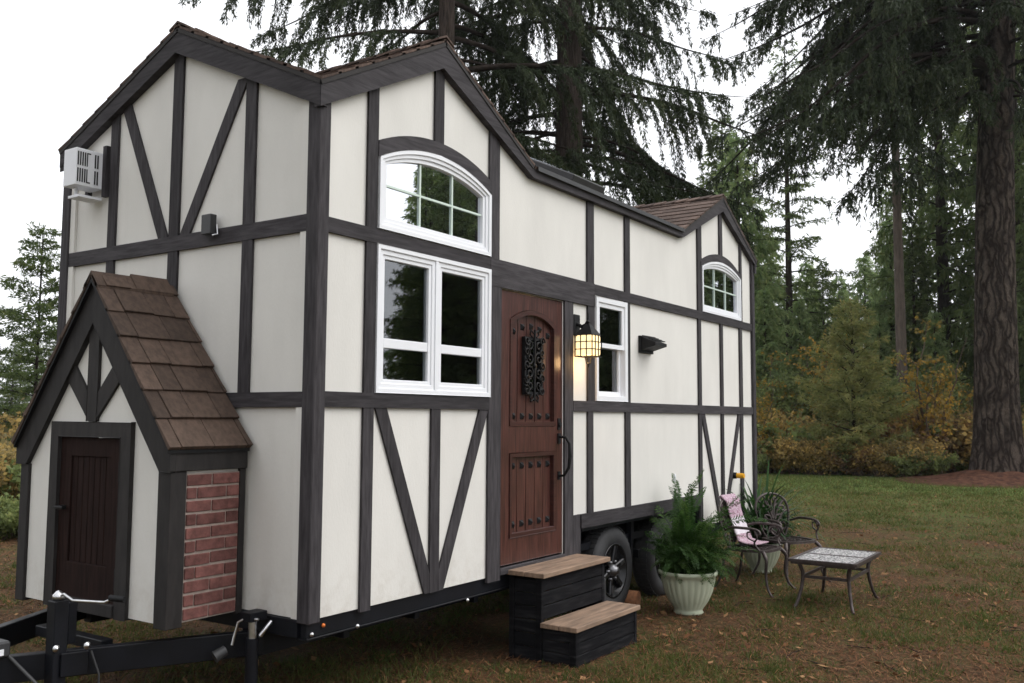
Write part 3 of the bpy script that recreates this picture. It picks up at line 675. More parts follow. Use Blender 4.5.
# ------------------------------------------------------------------ tongue shed (storage box on the hitch)
SX, SY0, SY1, SC = -.525, .531, 2.035, 1.29
SR, SE = 2.535, 1.575
shed = MB().prism([(SY0+.02,.60),(SY1-.02,.60),(SY1-.02,1.50),(SC,2.36),(SY0+.02,1.50)], [rect(.98,1.62,.66,1.60)], FRONT, SX+.018, SX+.05).build('storage_shed', M['stucco'], house)
MB().box((SX+.052,SY0+.02,.60),(-.003,SY0+.05,1.50)).box((SX+.052,SY1-.05,.60),(-.003,SY1-.02,1.50)).box((SX+.052,SY0+.051,.60),(-.003,SY1-.051,.64)).build('shed_side', M['stucco'], shed)
def sh(name, mb, m, bev=.004): return mb.build(name, M[m], shed, bevel=bev)
sh('post', MB().box((SX-.002,SY0-.003,.58),(SX+.105,SY0+.105,1.42)), 'timber_s')
sh('post', MB().box((-.055,SY0-.001,.59),(-.013,SY0+.03,1.42)), 'timber_s', .002)
sh('post', MB().box((SX-.002,SY1-.09,.58),(SX+.10,SY1,1.42)), 'timber_s')
sh('rail', MB().box((SX+.018,SY0-.015,1.42),(-.013,SY0+.03,1.552)), 'timber_s')
sh('rail', MB().box((SX+.018,SY1-.03,1.42),(-.013,SY1+.015,1.552)), 'timber_s')
gw = .20
def shz(y): return SR - (SR-SE)*abs(y-SC)/(SC-SY0)
ol, il = [(SY1+.03, shz(SY1+.03)), (SC, SR), (SY0-.018, shz(SY0-.018))], None
vth = .27
sh('gable_fascia', MB().prism([(SY0-.018,1.42),(SY0+.075,1.42),(SC,SR-vth),(SY1-.075,1.42),(SY1+.03,1.42),(SY1+.03,shz(SY1+.03)-.01),(SC,SR-.01),(SY0-.018,shz(SY0-.018)-.01)], [], FRONT, SX-.016, SX+.017), 'timber_s')
sh('king_post', MB().prism(rect(SC-.048,SC+.048,1.69,2.30), [], FRONT, SX-.004, SX+.017), 'timber_s')
sh('brace', MB().prism([(1.64,2.02),(1.54,2.08),(SC-.01,1.79),(SC-.01,1.685),(SC+.03,1.685)], [], FRONT, SX-.001, SX+.017), 'timber_s', 0)
sh('brace', MB().prism([(.93,2.02),(1.03,2.08),(SC+.01,1.79),(SC+.01,1.685),(SC-.03,1.685)], [], FRONT, SX-.001, SX+.017), 'timber_s', 0)
sh('door_frame', MB().prism([(.885,.59),(.985,.59),(.985,1.595),(1.612,1.595),(1.612,.59),(1.695,.59),(1.695,1.682),(.885,1.682)], [], FRONT, SX-.008, SX+.05), 'timber_s')
sd_ = MB().prism(rect(.99,1.607,.66,1.59), [rect(1.10,1.50,.86,1.48)], FRONT, SX+.012, SX+.045).build('shed_door', M['shed_door'], shed, bevel=.003)
pk = MB()
for i in range(7): pk.box((SX+.022,1.10+.0572*i+.002,.86),(SX+.04,1.10+.0572*(i+1)-.002,1.48))
pk.box((SX+.036,1.10,.86),(SX+.046,1.50,1.48)); pk.build('plank_panel', M['mahogany_v'] if False else M['shed_door'], shed, bevel=.003)
sh('door_sill', MB().box((SX-.018,.99,.59),(SX+.05,1.606,.66)), 'timber_s')
MB().box((SX-.030,1.535,1.165),(SX+.012,1.575,1.185)).tube([(SX-.028,1.59,1.175),(SX-.028,1.50,1.175)], .009, 6).build('latch', M['iron'], shed)
for z in (1.40, .80): MB().box((SX+.002,.985,z-.06),(SX+.013,1.01,z+.06)).build('hinge', M['iron'], shed)
br = MB(); bx0, bx1, bz0, bz1 = SX+.108, -.056, .605, 1.405
nrow = 11; rh = (bz1-bz0)/nrow
for r_ in range(nrow):
    z0 = bz0 + r_*rh; x = bx0 - (.13 if r_ % 2 else 0.03)
    while x < bx1:
        a, b = max(x, bx0)+.004, min(x+.20, bx1)-.004
        if b-a > .015:
            dz = R.uniform(-.002,.002); t = R.uniform(-.002, .002)
            br.box((a, SY0-.002+t, z0+.007+dz), (b, SY0+.022, z0+rh-.007+dz))
        x += .20
bk = br.build('brick_panel', M['brick'], shed, bevel=.003)
MB().box((bx0,SY0+.007,bz0),(bx1,SY0+.019,bz1)).build('mortar_bed', M['mortar'], shed)
rs = MB(); kx0, kx1 = SX-.045, -.013
for s in (1, -1):
    ye = SY0-.032 if s == 1 else SY1+.032
    ze = shz(SY0-.032)+.003
    shingle(rs, [(kx0,ye,ze),(kx1,ye,ze),(kx1,SC,SR+.005),(kx0,SC,SR+.005)], (1,0,0), course=.198, wmin=.10, wmax=.24, thick=.017, jitter=.004)
shr = rs.build('shed_roof', M['shingle_d'], shed, bevel=.002)
ds = MB()
for s in (1, -1):
    ye = SY0-.028 if s == 1 else SY1+.028; ze = shz(SY0-.028)
    ds.add([(kx0+.005,ye,ze),(kx1,ye,ze),(kx1,SC,SR),(kx0+.005,SC,SR),(kx0+.005,ye,ze-.02),(kx1,ye,ze-.02),(kx1,SC,SR-.025),(kx0+.005,SC,SR-.025)], [(0,1,2,3),(7,6,5,4),(0,4,5,1),(3,2,6,7),(0,3,7,4),(1,5,6,2)])
ds.build('roof_edge', M['iron'], shed)
rc = MB()
for i in range(2):
    a, b = kx0 + i*.26, kx0 + .27 + i*.25
    for s in (-1, 1):
        e = Vector((0, s*.075, -.096)); p, q = Vector((a,SC,SR+.042+.014*i)), Vector((min(b,kx1),SC,SR+.042+.014*i)); d = Vector((0,0,-.022))
        rc.add([p,q,q+e,p+e,p+d,q+d,q+e+d,p+e+d], [(0,1,2,3),(4,7,6,5),(0,4,5,1),(3,2,6,7),(0,3,7,4),(1,5,6,2)])
rc.build('ridge_cap', M['shingle_d'], shed)

# ------------------------------------------------------------------ trailer
tr = MB()
tr.box((.02,.035,.50),(2.998,.085,.598)); tr.box((.02,.030,.487),(2.998,.11,.4995)); tr.box((5.552,.035,.50),(LX-.02,.085,.598)); tr.box((.02,WY-.085,.50),(LX-.02,WY-.035,.598))
tr.box((-.003,.09,.50),(.05,WY-.09,.598)); tr.box((LX-.05,.09,.50),(LX,WY-.09,.598))
for y in (.50, WY-.50): tr.box((.0,y-.04,.34),(LX-.2,y+.04,.497))
for i in range(11): tr.box((.4+i*.65,.12,.42),(.45+i*.65,WY-.12,.496))
trailer = tr.build('trailer_frame', M['black_steel'], house, bevel=.004)
tg = MB(); tg.beam((.05,.42,.43),(-1.42,1.20,.43),.06,.135); tg.beam((.05,WY-.42,.43),(-1.42,WY-1.20,.43),.06,.135); tg.box((-.62,.95,.43),(-.55,1.62,.49))
tg.beam((-1.3,1.295,.46),(-1.75,1.295,.46),.10,.10); tg.build('tongue', M['black_steel'], trailer, bevel=.004)
hb = MB(); hb.tube([(-1.62,1.295,.52),(-1.85,1.295,.53),(-1.98,1.295,.49)], [.05,.06,.05], 10); hb.build('hitch_coupler', M['chrome'], trailer)
MB().box((-1.24,.98,.50),(-1.10,1.09,.58)).build('battery_switch', M['grey_box'], trailer, bevel=.01)
MB().box((-1.19,.973,.515),(-1.14,.979,.545)).build('warning_sticker', M['vinyl'], trailer)
jk = MB(); jx, jy = -.92, .88
jk.box((jx-.038,jy-.038,.08),(jx+.038,jy+.038,.765)); jk.box((jx-.09,jy-.09,.02),(jx+.09,jy+.09,.04)); jk.tube([(jx,jy,.03),(jx,jy,.1)], .03, 10)
jk.box((jx+.12,jy+.10,.50),(jx+.17,jy+.15,.72)); jk.beam((jx,jy-.045,.44),(jx+.12,jy-.10,.44),.02,.12)
jack = jk.build('tongue_jack', M['black_steel'], trailer, bevel=.004)
MB().tube([(jx,jy-.02,.79),(jx,jy-.05,.80),(jx+.02,jy-.10,.77),(jx+.10,jy-.25,.765),(jx+.12,jy-.31,.79)], .008, 8).lathe([(.0,.765),(.03,.768),(.03,.79),(.012,.81),(0,.815)], (jx,jy,0), 12).build('crank_handle', M['chrome'], jack)
MB().tube([(jx+.14,jy-.36,.785),(jx+.11,jy-.28,.79)], .016, 8).build('crank_grip', M['iron'], jack)
for (px, py) in ((jx-.03,jy-.05),(jx+.10,jy-.115)): MB().lathe([(.0,-.012),(.016,-.008),(.02,0)], (px,py,.53), 10, 'y').build('bolt', M['chrome'], jack)
MB().tube([(jx+.12,jy-.12,.50),(jx+.15,jy-.15,.38),(jx+.15,jy-.15,.25),(jx+.13,jy-.12,.2)], .006, 6).tube([(-1.1,1.0,.5),(-1.02,.86,.36),(-1.1,.84,.28),(-1.3,.9,.3)], .010, 6).build('cable', M['grey_box'], trailer)
# landing leg near the corner
lx, ly = -.10, .335
lg = MB(); lg.tube([(lx,ly,.03),(lx,ly,.49)], .035, 12); lg.box((lx-.05,ly-.04,.585),(lx+.07,ly+.05,.635)); lg.box((lx-.08,ly-.08,.015),(lx+.08,ly+.08,.03)); leg = lg.build('stabiliser_jack', M['black_steel'], trailer, bevel=.003)
MB().tube([(lx,ly,.49),(lx,ly,.585)], .024, 10).tube([(lx-.01,ly-.06,.60),(lx-.04,ly+.02,.60),(lx-.06,ly+.05,.58),(lx-.09,ly+.06,.46)], .008, 8).tube([(lx+.03,ly-.03,.50),(lx+.05,ly-.05,.54),(lx+.09,ly-.05,.57)], .012, 8).build('jack_crank', M['chrome'], leg)
MB().tube([(lx-.10,ly+.10,.43),(lx-.16,ly+.12,.40)], [.03,.035], 10).build('crank_grip', M['grey_box'], leg)
MB().lathe([(0,-.012),(.010,-.008),(.012,0)], (.14,.029,.555), 10, 'y').build('side_marker_light', M['amber'], trailer)
for x, z in ((.055,.52),(.42,.50),(1.5,.48)): MB().lathe([(0,-.012),(.010,-.008),(.014,0)], (x,.030,z), 8, 'y').build('bolt', M['chrome'], trailer)
# wheel well + wheels
ww = MB(); ww.box((3.0,.60,.40),(5.55,.63,.934)); ww.box((3.0,.10,.86),(5.55,.60,.90)); ww.box((3.06,.024,.79),(5.49,.06,.824)); ww.box((3.002,.03,.60),(3.06,.60,.86)); ww.box((5.49,.03,.60),(5.549,.60,.86)); ww.beam((4.15,.14,.40),(4.19,.14,.87),.05,.05)
ww.build('wheel_well', M['black_steel'], trailer)
def wheel(cx):
    cy, cz, r = .06, .385, .385
    t = MB().lathe([(.235,.205),(.30,.215),(.355,.20),(.382,.165),(.385,.10),(.382,.045),(.355,.01),(.30,-.002),(.245,.005),(.232,.02)], (cx,cy,cz), 48, 'y', cap=False)
    for k in range(48):
        a = 2*math.pi*k/48; c, s = math.cos(a), math.sin(a)
        for (y0, y1) in ((.03,.085),(.10,.15)):
            p = Vector((cx+c*.387, cy+(y0+y1)/2, cz+s*.387))
            t.beam((p.x,cy+y0,p.z),(p.x,cy+y1,p.z),.03,.008,up=(c,0,s))
    wh = t.build('wheel', M['rubber'], trailer)
    rm_ = MB().lathe([(.234,.20),(.228,.02),(.236,.012),(.236,.0),(.222,.004),(.215,.05),(.10,.07),(0,.07)], (cx,cy,cz), 40, 'y', cap=False); rm_.build('rim', M['rim_black'], wh)
    sp = MB()
    for k in range(6):
        a = 2*math.pi*k/6+.3; c, s = math.cos(a), math.sin(a)
        sp.beam((cx+c*.06,cy+.035,cz+s*.06),(cx+c*.222,cy+.025,cz+s*.222),.05,.03,up=(0,1,0))
    sp.build('spokes', M['rim_black'], wh, bevel=.008)
    MB().lathe([(0,-.03),(.03,-.028),(.036,-.01),(.05,.0),(.055,.04)], (cx,cy,cz), 20, 'y').build('hub_cap', M['dull_chrome'], wh)
    for k in range(6):
        a = 2*math.pi*k/6; MB().lathe([(0,-.012),(.012,-.010),(.013,.02)], (cx+.083*math.cos(a),cy+.02,cz+.083*math.sin(a)), 6, 'y').build('lug_nut', M['dull_chrome'], wh)
    hb_ = MB()
    for k in (0, 2, 4):
        a = 2*math.pi*k/6+.3; hb_.beam((cx+math.cos(a)*.13,cy+.008,cz+math.sin(a)*.13),(cx+math.cos(a)*.20,cy+.006,cz+math.sin(a)*.20),.022,.01,up=(0,1,0))
    hb_.build('rim_inlay', M['dull_chrome'], wh)
wheel(3.72); wheel(4.80)

# ================================================================== STEPS
steps = empty('entrance_steps', (2.5, -.25, 0)); tag(steps, 'black two-step wooden stair with worn tan treads below the front door', 'steps')
sX0, sX1 = 1.975, 2.915
def stp(name, mb, m, bev=.004): return mb.build(name, M[m], steps, bevel=bev)
zl, zt = .285, .628
tb = MB(); tb.box((sX0-.03,-.305,zt-.035),(sX1+.03,-.14,zt)); tb.box((sX0-.03,-.137,zt-.035),(sX1+.03,.02,zt)); stp('tread', tb, 'tread')
tb = MB(); tb.box((sX0-.02,-.565,zl-.035),(sX1+.03,-.42,zl)); tb.box((sX0-.02,-.417,zl-.035),(sX1+.03,-.268,zl)); stp('tread', tb, 'tread')
bb = MB()
for i in range(3): bb.box((sX0+.012,-.262,.295+.099*i),(sX1-.012,-.245,.388+.099*i))
stp('riser', bb, 'step_board')
bb = MB()
for i in range(3): bb.box((sX0+.012,-.542,.005+.082*i),(sX1-.012,-.525,.083+.082*i))
stp('riser', bb, 'step_board')
for xx in (sX0, sX1-.04):
    stp('post', MB().box((xx,-.548,0),(xx+.04,-.495,.248)), 'step_board'); stp('post', MB().box((xx,-.268,.0),(xx+.04,-.215,.592)), 'step_board'); stp('post', MB().box((xx,-.03,.0),(xx+.04,.01,.592)), 'step_board')
for xx in (sX0+.01, sX1-.028):
    bb = MB()
    for i in range(6): bb.box((xx,-.214,.01+.094*i),(xx+.018,-.031,.10+.094*i))
    for i in range(3): bb.box((xx,-.494,.01+.08*i),(xx+.018,-.269,.086+.08*i))
    stp('side_boards', bb, 'step_board')
MB().box((3.02,-.16,.0),(3.14,.0,.42)).build('jack_block', M['grey_box'], bevel=.006, label='small grey block standing between the steps and the first wheel', cat='block')
lgm = MB(); lgm.tube([(4.12,.03,.075),(4.05,.42,.075)], .078, 18); lgo = lgm.build('log', M['end_grain'], label='short round log lying on the grass beside the rear wheel', cat='log')

# ================================================================== PLANTS
def quads(P, D, Nn, ln, wd):
    """leaf blades: base P, direction D, width axis Nn -> diamond of 4 verts"""
    a = P; b = P + D*ln[:,None]*.45 + Nn*wd[:,None]; c = P + D*ln[:,None]; d = P + D*ln[:,None]*.45 - Nn*wd[:,None]
    V = np.stack([a,b,c,d],1).reshape(-1,3); return V, np.arange(len(V)).reshape(-1,4)
def rnd_unit(n, rng=NP):
    v = rng.normal(size=(n,3)); return v/np.linalg.norm(v,axis=1)[:,None]
def norm(v): return v/np.maximum(np.linalg.norm(v,axis=1)[:,None],1e-9)
def frond_curve(base, az, el, ln, droop, n=16):
    p = np.array(base, float); pts = [p.copy()]; e = el
    for i in range(n):
        st = ln/n; p = p + st*np.array([math.cos(e)*math.cos(az), math.cos(e)*math.sin(az), math.sin(e)]); e -= droop/n*(1+.8*i/n); pts.append(p.copy())
    return np.array(pts)
def pot(parent, cx, cy, s=1.0):
    p = MB(); prof = [(.0,.0),(.115,0),(.125,.012),(.115,.03),(.125,.05),(.165,.11),(.20,.19),(.222,.28),(.228,.315),(.245,.325),(.250,.345),(.240,.358),(.222,.352),(.215,.30)]
    p.lathe([(r*s,h*s) for r,h in prof], (cx,cy,0), 144, flute=24, fl_amt=.045, fl_lo=.055*s, fl_hi=.30*s, cap=False); po_ = p.build('pot', M['pot'], parent)
    MB().lathe([(0,.315*s),(.216*s,.312*s)], (cx,cy,0), 24, cap=False).build('soil', M['soil'], parent)
fp = empty('potted_fern', (4.18,-.43,0)); tag(fp, 'bushy green fern in a fluted pale green pot beside the rear wheel', 'potted plant')
pot(fp, 4.18, -.43, 1.06)
rg = np.random.default_rng(5)
def fern_part(parent, cx, cy, z0, n, lmin, lmax, matn, leaflen, rg, elmin=.5, elmax=1.5, droop=(1.0,2.4), name='fronds', finew=.006, step=.011, sub=True, rad=.1):
    Vs, Ts, St = [], [], MB()
    for i in range(n):
        az = rg.uniform(0, 2*math.pi); el = rg.uniform(elmin, elmax); ln = rg.uniform(lmin, lmax)*(.75+.25*math.sin(el))*(1-.42*max(0,math.cos(az-2.3)))
        b = (cx+rg.uniform(-rad,rad), cy+rg.uniform(-rad,rad), z0)
        c = frond_curve(b, az, el, ln, rg.uniform(*droop))
        St.tube([tuple(q) for q in c[::3]], [.0035,.003,.0025,.002,.0015,.001][:len(c[::3])], 4, caps=False)
        m = int(ln/step); t = np.linspace(.18, 1, m)*(len(c)-1); i0 = np.minimum(t.astype(int), len(c)-2); fr = (t-i0)[:,None]
        P = c[i0]*(1-fr)+c[i0+1]*fr; T = norm(c[i0+1]-c[i0])
        sdv = norm(np.cross(T, np.array([0,0,1.])+.3*rg.normal(size=3))); nn = np.cross(sdv, T)
        prof = np.sin(np.linspace(.35, math.pi*.97, m))**.7*leaflen
        tv = rg.uniform(.0,.75)
        for s in (-1, 1):
            D = norm(sdv*s + T*.45 + nn*rg.normal(0,.45,size=(m,1)) + np.array([0,0,-.12]))
            if sub:                                # pinnae carry fine leaflets
                for q in range(5):
                    f = .15+.2*q; pp = P + D*prof[:,None]*f
                    for s2 in (-1, 1):
                        D2 = norm(D*.7 + T*s2*.8 + nn*rg.normal(0,.35,size=(m,1))); V, _ = quads(pp, D2, norm(np.cross(D2,nn)), prof*.34*(1-.5*f)+.004, np.full(m, finew*.55)); Vs.append(V); Ts.append(np.clip(tv+rg.uniform(0,.25,m)+.1*f,0,1))
            else:
                V, _ = quads(P, D, T*1.0, prof, np.full(m, finew)); Vs.append(V); Ts.append(np.clip(tv+rg.uniform(0,.25,m),0,1))
    V = np.concatenate(Vs); npmesh(name, V, np.arange(len(V)).reshape(-1,4), M[matn], parent, np.concatenate(Ts))
    St.build('stems', M['fern'], parent)
fern_part(fp, 4.22, -.40, .33, 340, .32, .68, 'fern', .042, rg, .85, 1.56, (.5,1.9), rad=.13, sub=False, finew=.0032, step=.0085)
fern_part(fp, 4.22, -.42, .34, 50, .20, .36, 'fern', .042, rg, .3, 1.0, (.8,2.0), rad=.15, name='low_fronds', sub=False, finew=.0032, step=.0085)
fern_part(fp, 4.32, -.32, .33, 30, .78, 1.02, 'fern', .065, rg, 1.25, 1.56, (.25,1.2), name='tall_sprigs', sub=False, finew=.005, step=.009)
sp_ = empty('potted_strap_plant', (6.75,-.22,0)); tag(sp_, 'dark strap leaved plant in a pale green pot behind the patio chairs', 'potted plant')
pot(sp_, 6.75, -.22, .95)
def strap(parent, cx, cy, z0, n, lmin, lmax, wd, rg, matn='spiky'):
    Vs, Fs, Ts = [], [], []; k = 0
    for i in range(n):
        az = rg.uniform(0,2*math.pi); c = frond_curve((cx+rg.uniform(-.06,.06),cy+rg.uniform(-.06,.06),z0), az, rg.uniform(.9,1.52), rg.uniform(lmin,lmax), rg.uniform(.4,1.7), 9)
        sd_ = np.array([-math.sin(az), math.cos(az), 0]); ww_ = wd*np.array([.5,.9,1,1,.95,.9,.75,.55,.3,.04])
        V = np.concatenate([c+sd_*ww_[:,None], c-sd_*ww_[:,None]]); Vs.append(V)
        for j in range(9): Fs.append((k+j,k+j+1,k+j+11,k+j+10)); Ts.append(rg.uniform(0,1)*.3+.7*((i*.37)%1))
        k += 20
    npmesh('leaves', np.concatenate(Vs), np.array(Fs), M[matn], parent, np.array(Ts))
strap(sp_, 6.80, -.20, .30, 120, .65, 1.12, .019, rg)
fern_part(sp_, 6.82, -.20, .30, 60, .35, .60, 'spiky', .09, rg, .6, 1.5, (.5,1.6), sub=False, finew=.006, step=.014)

# ================================================================== CHAIRS, TABLE, BLANKET
def chair(loc, rz):
    c = empty('patio_chair', (0,0,0)); ORG[c.name] = Vector((0,0,0))
    # local frame: faces -y, width along x; seat height .42
    s = MB(); pts = []
    for i in range(32):
        a = 2*math.pi*i/32; ca, sa = math.cos(a), math.sin(a)
        pts.append((.255*math.copysign(abs(ca)**.6,ca), .235*math.copysign(abs(sa)**.6,sa)))
    s.prism(pts, [[(p[0]*.86,p[1]*.86) for p in pts]], lambda a,b,t: (a,b,t), .405, .43)
    s.build('seat_rim', M['bronze'], c, bevel=.005)
    s = MB()
    for i in range(-6, 7):
        x = i*.033; h = .20*math.sqrt(max(0,1-(x/.25)**4))
        s.box((x-.007,-h,.410),(x+.007,h,.420))
    for r_ in (.07,.13):
        for k in range(24):
            a, b = 2*math.pi*k/24, 2*math.pi*(k+1)/24
            s.beam((r_*math.cos(a),r_*math.sin(a),.424),(r_*math.cos(b),r_*math.sin(b),.424),.014,.008)
    for k in range(8):
        a = 2*math.pi*k/8; s.beam((.02*math.cos(a),.02*math.sin(a),.424),(.2*math.cos(a),.19*math.sin(a),.424),.012,.008)
    s.build('seat', M['bronze'], c)
    tilt = lambda x, h: (x, .215+.20*h*.9, .43+h)       # back plane: h above the seat
    b = MB(); fr = [(-.13,0),(-.175,.08),(-.215,.20),(-.225,.30),(-.19,.39),(-.11,.445),(0,.465),(.11,.445),(.19,.39),(.225,.30),(.215,.20),(.175,.08),(.13,0)]
    def smooth(ps, k=4):
        o = []
        for i in range(len(ps)-1):
            p0, p1, p2, p3 = ps[max(i-1,0)], ps[i], ps[i+1], ps[min(i+2,len(ps)-1)]
            for j in range(k):
                t = j/k; o.append(tuple(.5*(2*p1[q]+(p2[q]-p0[q])*t+(2*p0[q]-5*p1[q]+4*p2[q]-p3[q])*t*t+(3*p1[q]-p0[q]-3*p2[q]+p3[q])*t**3) for q in range(len(p1))))
        o.append(ps[-1]); return o
    b.tube([tilt(x,h) for x,h in smooth(fr)], .014, 8, flat=1); b.build('back_frame', M['bronze'], c)
    b = MB()
    def sc2(ps, r=.012): b.tube([tilt(x,h) for x,h in smooth(ps,5)], r, 6)
    sc2([(0,0),(0,.15),(0,.30),(0,.46)], .010)
    for s_ in (-1, 1):
        sc2([(s_*.02,.02),(s_*.05,.14),(s_*.13,.24),(s_*.20,.28)]); sc2([(s_*.01,.10),(s_*.04,.22),(s_*.10,.32),(s_*.17,.385)])
        sc2([(s_*.01,.20),(s_*.03,.30),(s_*.06,.38),(s_*.10,.44)]); sc2([(s_*.05,.14),(s_*.10,.15),(s_*.15,.13),(s_*.15,.09),(s_*.11,.08),(s_*.10,.11)])
        sc2([(s_*.04,.22),(s_*.09,.235),(s_*.12,.22),(s_*.11,.19),(s_*.08,.19)]); sc2([(s_*.10,.32),(s_*.14,.33),(s_*.17,.31),(s_*.16,.28),(s_*.13,.28)])
        sc2([(s_*.04,.33),(s_*.07,.35),(s_*.08,.40),(s_*.05,.42),(s_*.03,.39)])
        sc2([(s_*.13,.0),(s_*.09,.05),(s_*.05,.06),(s_*.03,.03)]); sc2([(s_*.03,.12),(s_*.07,.09),(s_*.10,.04),(s_*.12,.01)])
    b.build('back_scrollwork', M['bronze'], c)
    for s_ in (-1, 1):
        MB().tube(smooth([(s_*.205,.21,.60),(s_*.25,.12,.635),(s_*.262,-.02,.64),(s_*.26,-.12,.635),(s_*.258,-.17,.62),(s_*.258,-.185,.59),(s_*.258,-.16,.575)]), .014, 8).tube(smooth([(s_*.258,-.12,.63),(s_*.27,-.16,.56),(s_*.27,-.13,.50),(s_*.25,-.17,.43)]), .010, 8).tube(smooth([(s_*.27,-.13,.52),(s_*.28,-.07,.55),(s_*.28,-.06,.60),(s_*.28,-.10,.61)]), .008, 6).build('armrest', M['bronze'], c)
        MB().tube(smooth([(s_*.20,-.19,.41),(s_*.235,-.235,.34),(s_*.225,-.225,.20),(s_*.245,-.25,.08),(s_*.275,-.30,.012),(s_*.285,-.32,.012)]), [.020]*4+[.017]*4+[.014]*4+[.012]*4+[.013]*5, 8).build('leg', M['bronze'], c)
        MB().tube(smooth([(s_*.18,.20,.41),(s_*.205,.235,.33),(s_*.20,.25,.18),(s_*.225,.30,.06),(s_*.24,.33,.012)]), [.018]*4+[.015]*4+[.013]*4+[.012]*5, 8).build('leg', M['bronze'], c)
    c.location = loc; c.rotation_euler = (0,0,rz); return c
ch1 = chair((5.63,-.53,0), math.radians(-6))
tag(ch1, 'ornate cast metal armchair with the pink blanket over its back', 'chair', 'bronze cast patio chairs')
ch2 = copy_tree(ch1); ch2.location = (6.47,-.62,0); ch2.rotation_euler = (0,0,math.radians(-32))
tag(ch2, 'ornate cast metal armchair with bare scrolled back, behind the low table', 'chair', 'bronze cast patio chairs')
def blanket():
    V, F, T = [], [], []; n, m = 30, 8
    pth = [(.06+.02,.0,.445),(.10,-.02,.45)]
    # path in the chair's local y-z: front of seat up the back, over the top, down behind
    path = [(-.02,.452),(.10,.448),(.185,.47),(.215,.55),(.245,.66),(.275,.77),(.295,.87),(.312,.915),(.335,.925),(.355,.90),(.36,.80),(.355,.68),(.35,.60)]
    L_ = [0]
    for i in range(1,len(path)): L_.append(L_[-1]+math.dist(path[i],path[i-1]))
    for i in range(n+1):
        t = L_[-1]*i/n; k = max(j for j in range(len(L_)) if L_[j] <= t+1e-9); k = min(k, len(path)-2); f = (t-L_[k])/(L_[k+1]-L_[k])
        y = path[k][0]*(1-f)+path[k+1][0]*f; z = path[k][1]*(1-f)+path[k+1][1]*f
        for j in range(m+1):
            x = -.09 + .30*j/m + .02*math.sin(i*.3) ; wv = .010*math.sin(j*1.9+i*.35)
            V.append((x, y-.046+wv*.6 if z < .88 else y-.012+wv*.5, z+.012))
    for i in range(n):
        for j in range(m): F.append((i*(m+1)+j,(i+1)*(m+1)+j,(i+1)*(m+1)+j+1,i*(m+1)+j+1)); T.append(i/n)
    o = npmesh('blanket', np.array(V), np.array(F), M['blanket'], None, np.array(T), True)
    md = o.modifiers.new('solid','SOLIDIFY'); md.thickness = .012; md.offset = 0
    o.location = ch1.location; o.rotation_euler = ch1.rotation_euler
    tag(o, 'pink and white woven blanket draped over the nearer metal chair', 'blanket')
blanket()
tbx0, tbx1, tby0, tby1, tz = 4.90, 5.86, -1.71, -1.10, .45
tab = empty('patio_table', (5.38,-1.40,0)); tag(tab, 'low cast metal coffee table on the grass with sky reflection coloured into its lattice top', 'table')
t_ = MB(); xm = (tbx0+tbx1)/2
t_.prism(rect(tbx0,tbx1,tby0,tby1), [rect(tbx0+.035,xm-.018,tby0+.035,tby1-.035), rect(xm+.018,tbx1-.035,tby0+.035,tby1-.035)], lambda a,b,t:(a,b,t), tz-.022, tz).build('table_rim', M['bronze'], tab, bevel=.004)
def lattice(x0, x1, y0, y1):
    l = MB(); n = 10; m_ = 7
    for i in range(n):
        for j in range(m_):
            cx, cy = x0+(x1-x0)*(i+.5)/n, y0+(y1-y0)*(j+.5)/m_; rx, ry = (x1-x0)/n*.47, (y1-y0)/m_*.47
            o_ = [(cx+rx*math.cos(a*math.pi/4), cy+ry*math.sin(a*math.pi/4)) for a in range(8)]; i_ = [(cx+rx*.55*math.cos(a*math.pi/4), cy+ry*.55*math.sin(a*math.pi/4)) for a in range(8)]
            l.prism(o_, [i_], lambda a,b,t:(a,b,t), tz-.016, tz-.003)
    for i in range(n+1):
        x = x0+(x1-x0)*i/n; l.box((x-.003,y0,tz-.014),(x+.003,y1,tz-.005))
    for j in range(m_+1):
        y = y0+(y1-y0)*j/m_; l.box((x0,y-.003,tz-.0145),(x1,y+.003,tz-.0055))
    return l
lattice(tbx0+.034,xm-.017,tby0+.034,tby1-.034).build('lattice_panel', M['tabletop'], tab); lattice(xm+.017,tbx1-.034,tby0+.034,tby1-.034).build('lattice_panel', M['tabletop'], tab)
t_ = MB()
cs = [(tbx0+.12,tby0+.10),(tbx1-.12,tby0+.10),(tbx1-.12,tby1-.10),(tbx0+.12,tby1-.10)]
for i in range(4): a, b = cs[i], cs[(i+1)%4]; t_.beam((a[0],a[1],.285),(b[0],b[1],.285),.018,.026)
t_.build('stretcher', M['bronze'], tab)
t_ = MB(); t_.prism(rect(tbx0+.02,tbx1-.02,tby0+.02,tby1-.02), [rect(tbx0+.032,tbx1-.032,tby0+.032,tby1-.032)], lambda a,b,t:(a,b,t), tz-.045, tz-.023); t_.build('apron', M['bronze'], tab)
for (x, y) in cs:
    sx_, sy_ = (1 if x > xm else -1), (1 if y > -1.4 else -1)
    P_ = [(x-sx_*-.03,y+sy_*.02,.43),(x+sx_*.03,y+sy_*.02,.40),(x+sx_*.005,y,.33),(x,y,.27),(x+sx_*.015,y+sy_*.01,.18),(x+sx_*.05,y+sy_*.03,.08),(x+sx_*.085,y+sy_*.05,.018),(x+sx_*.10,y+sy_*.06,.014)]
    MB().tube(P_, [.016,.019,.019,.017,.016,.015,.015,.012], 8).build('leg', M['bronze'], tab)

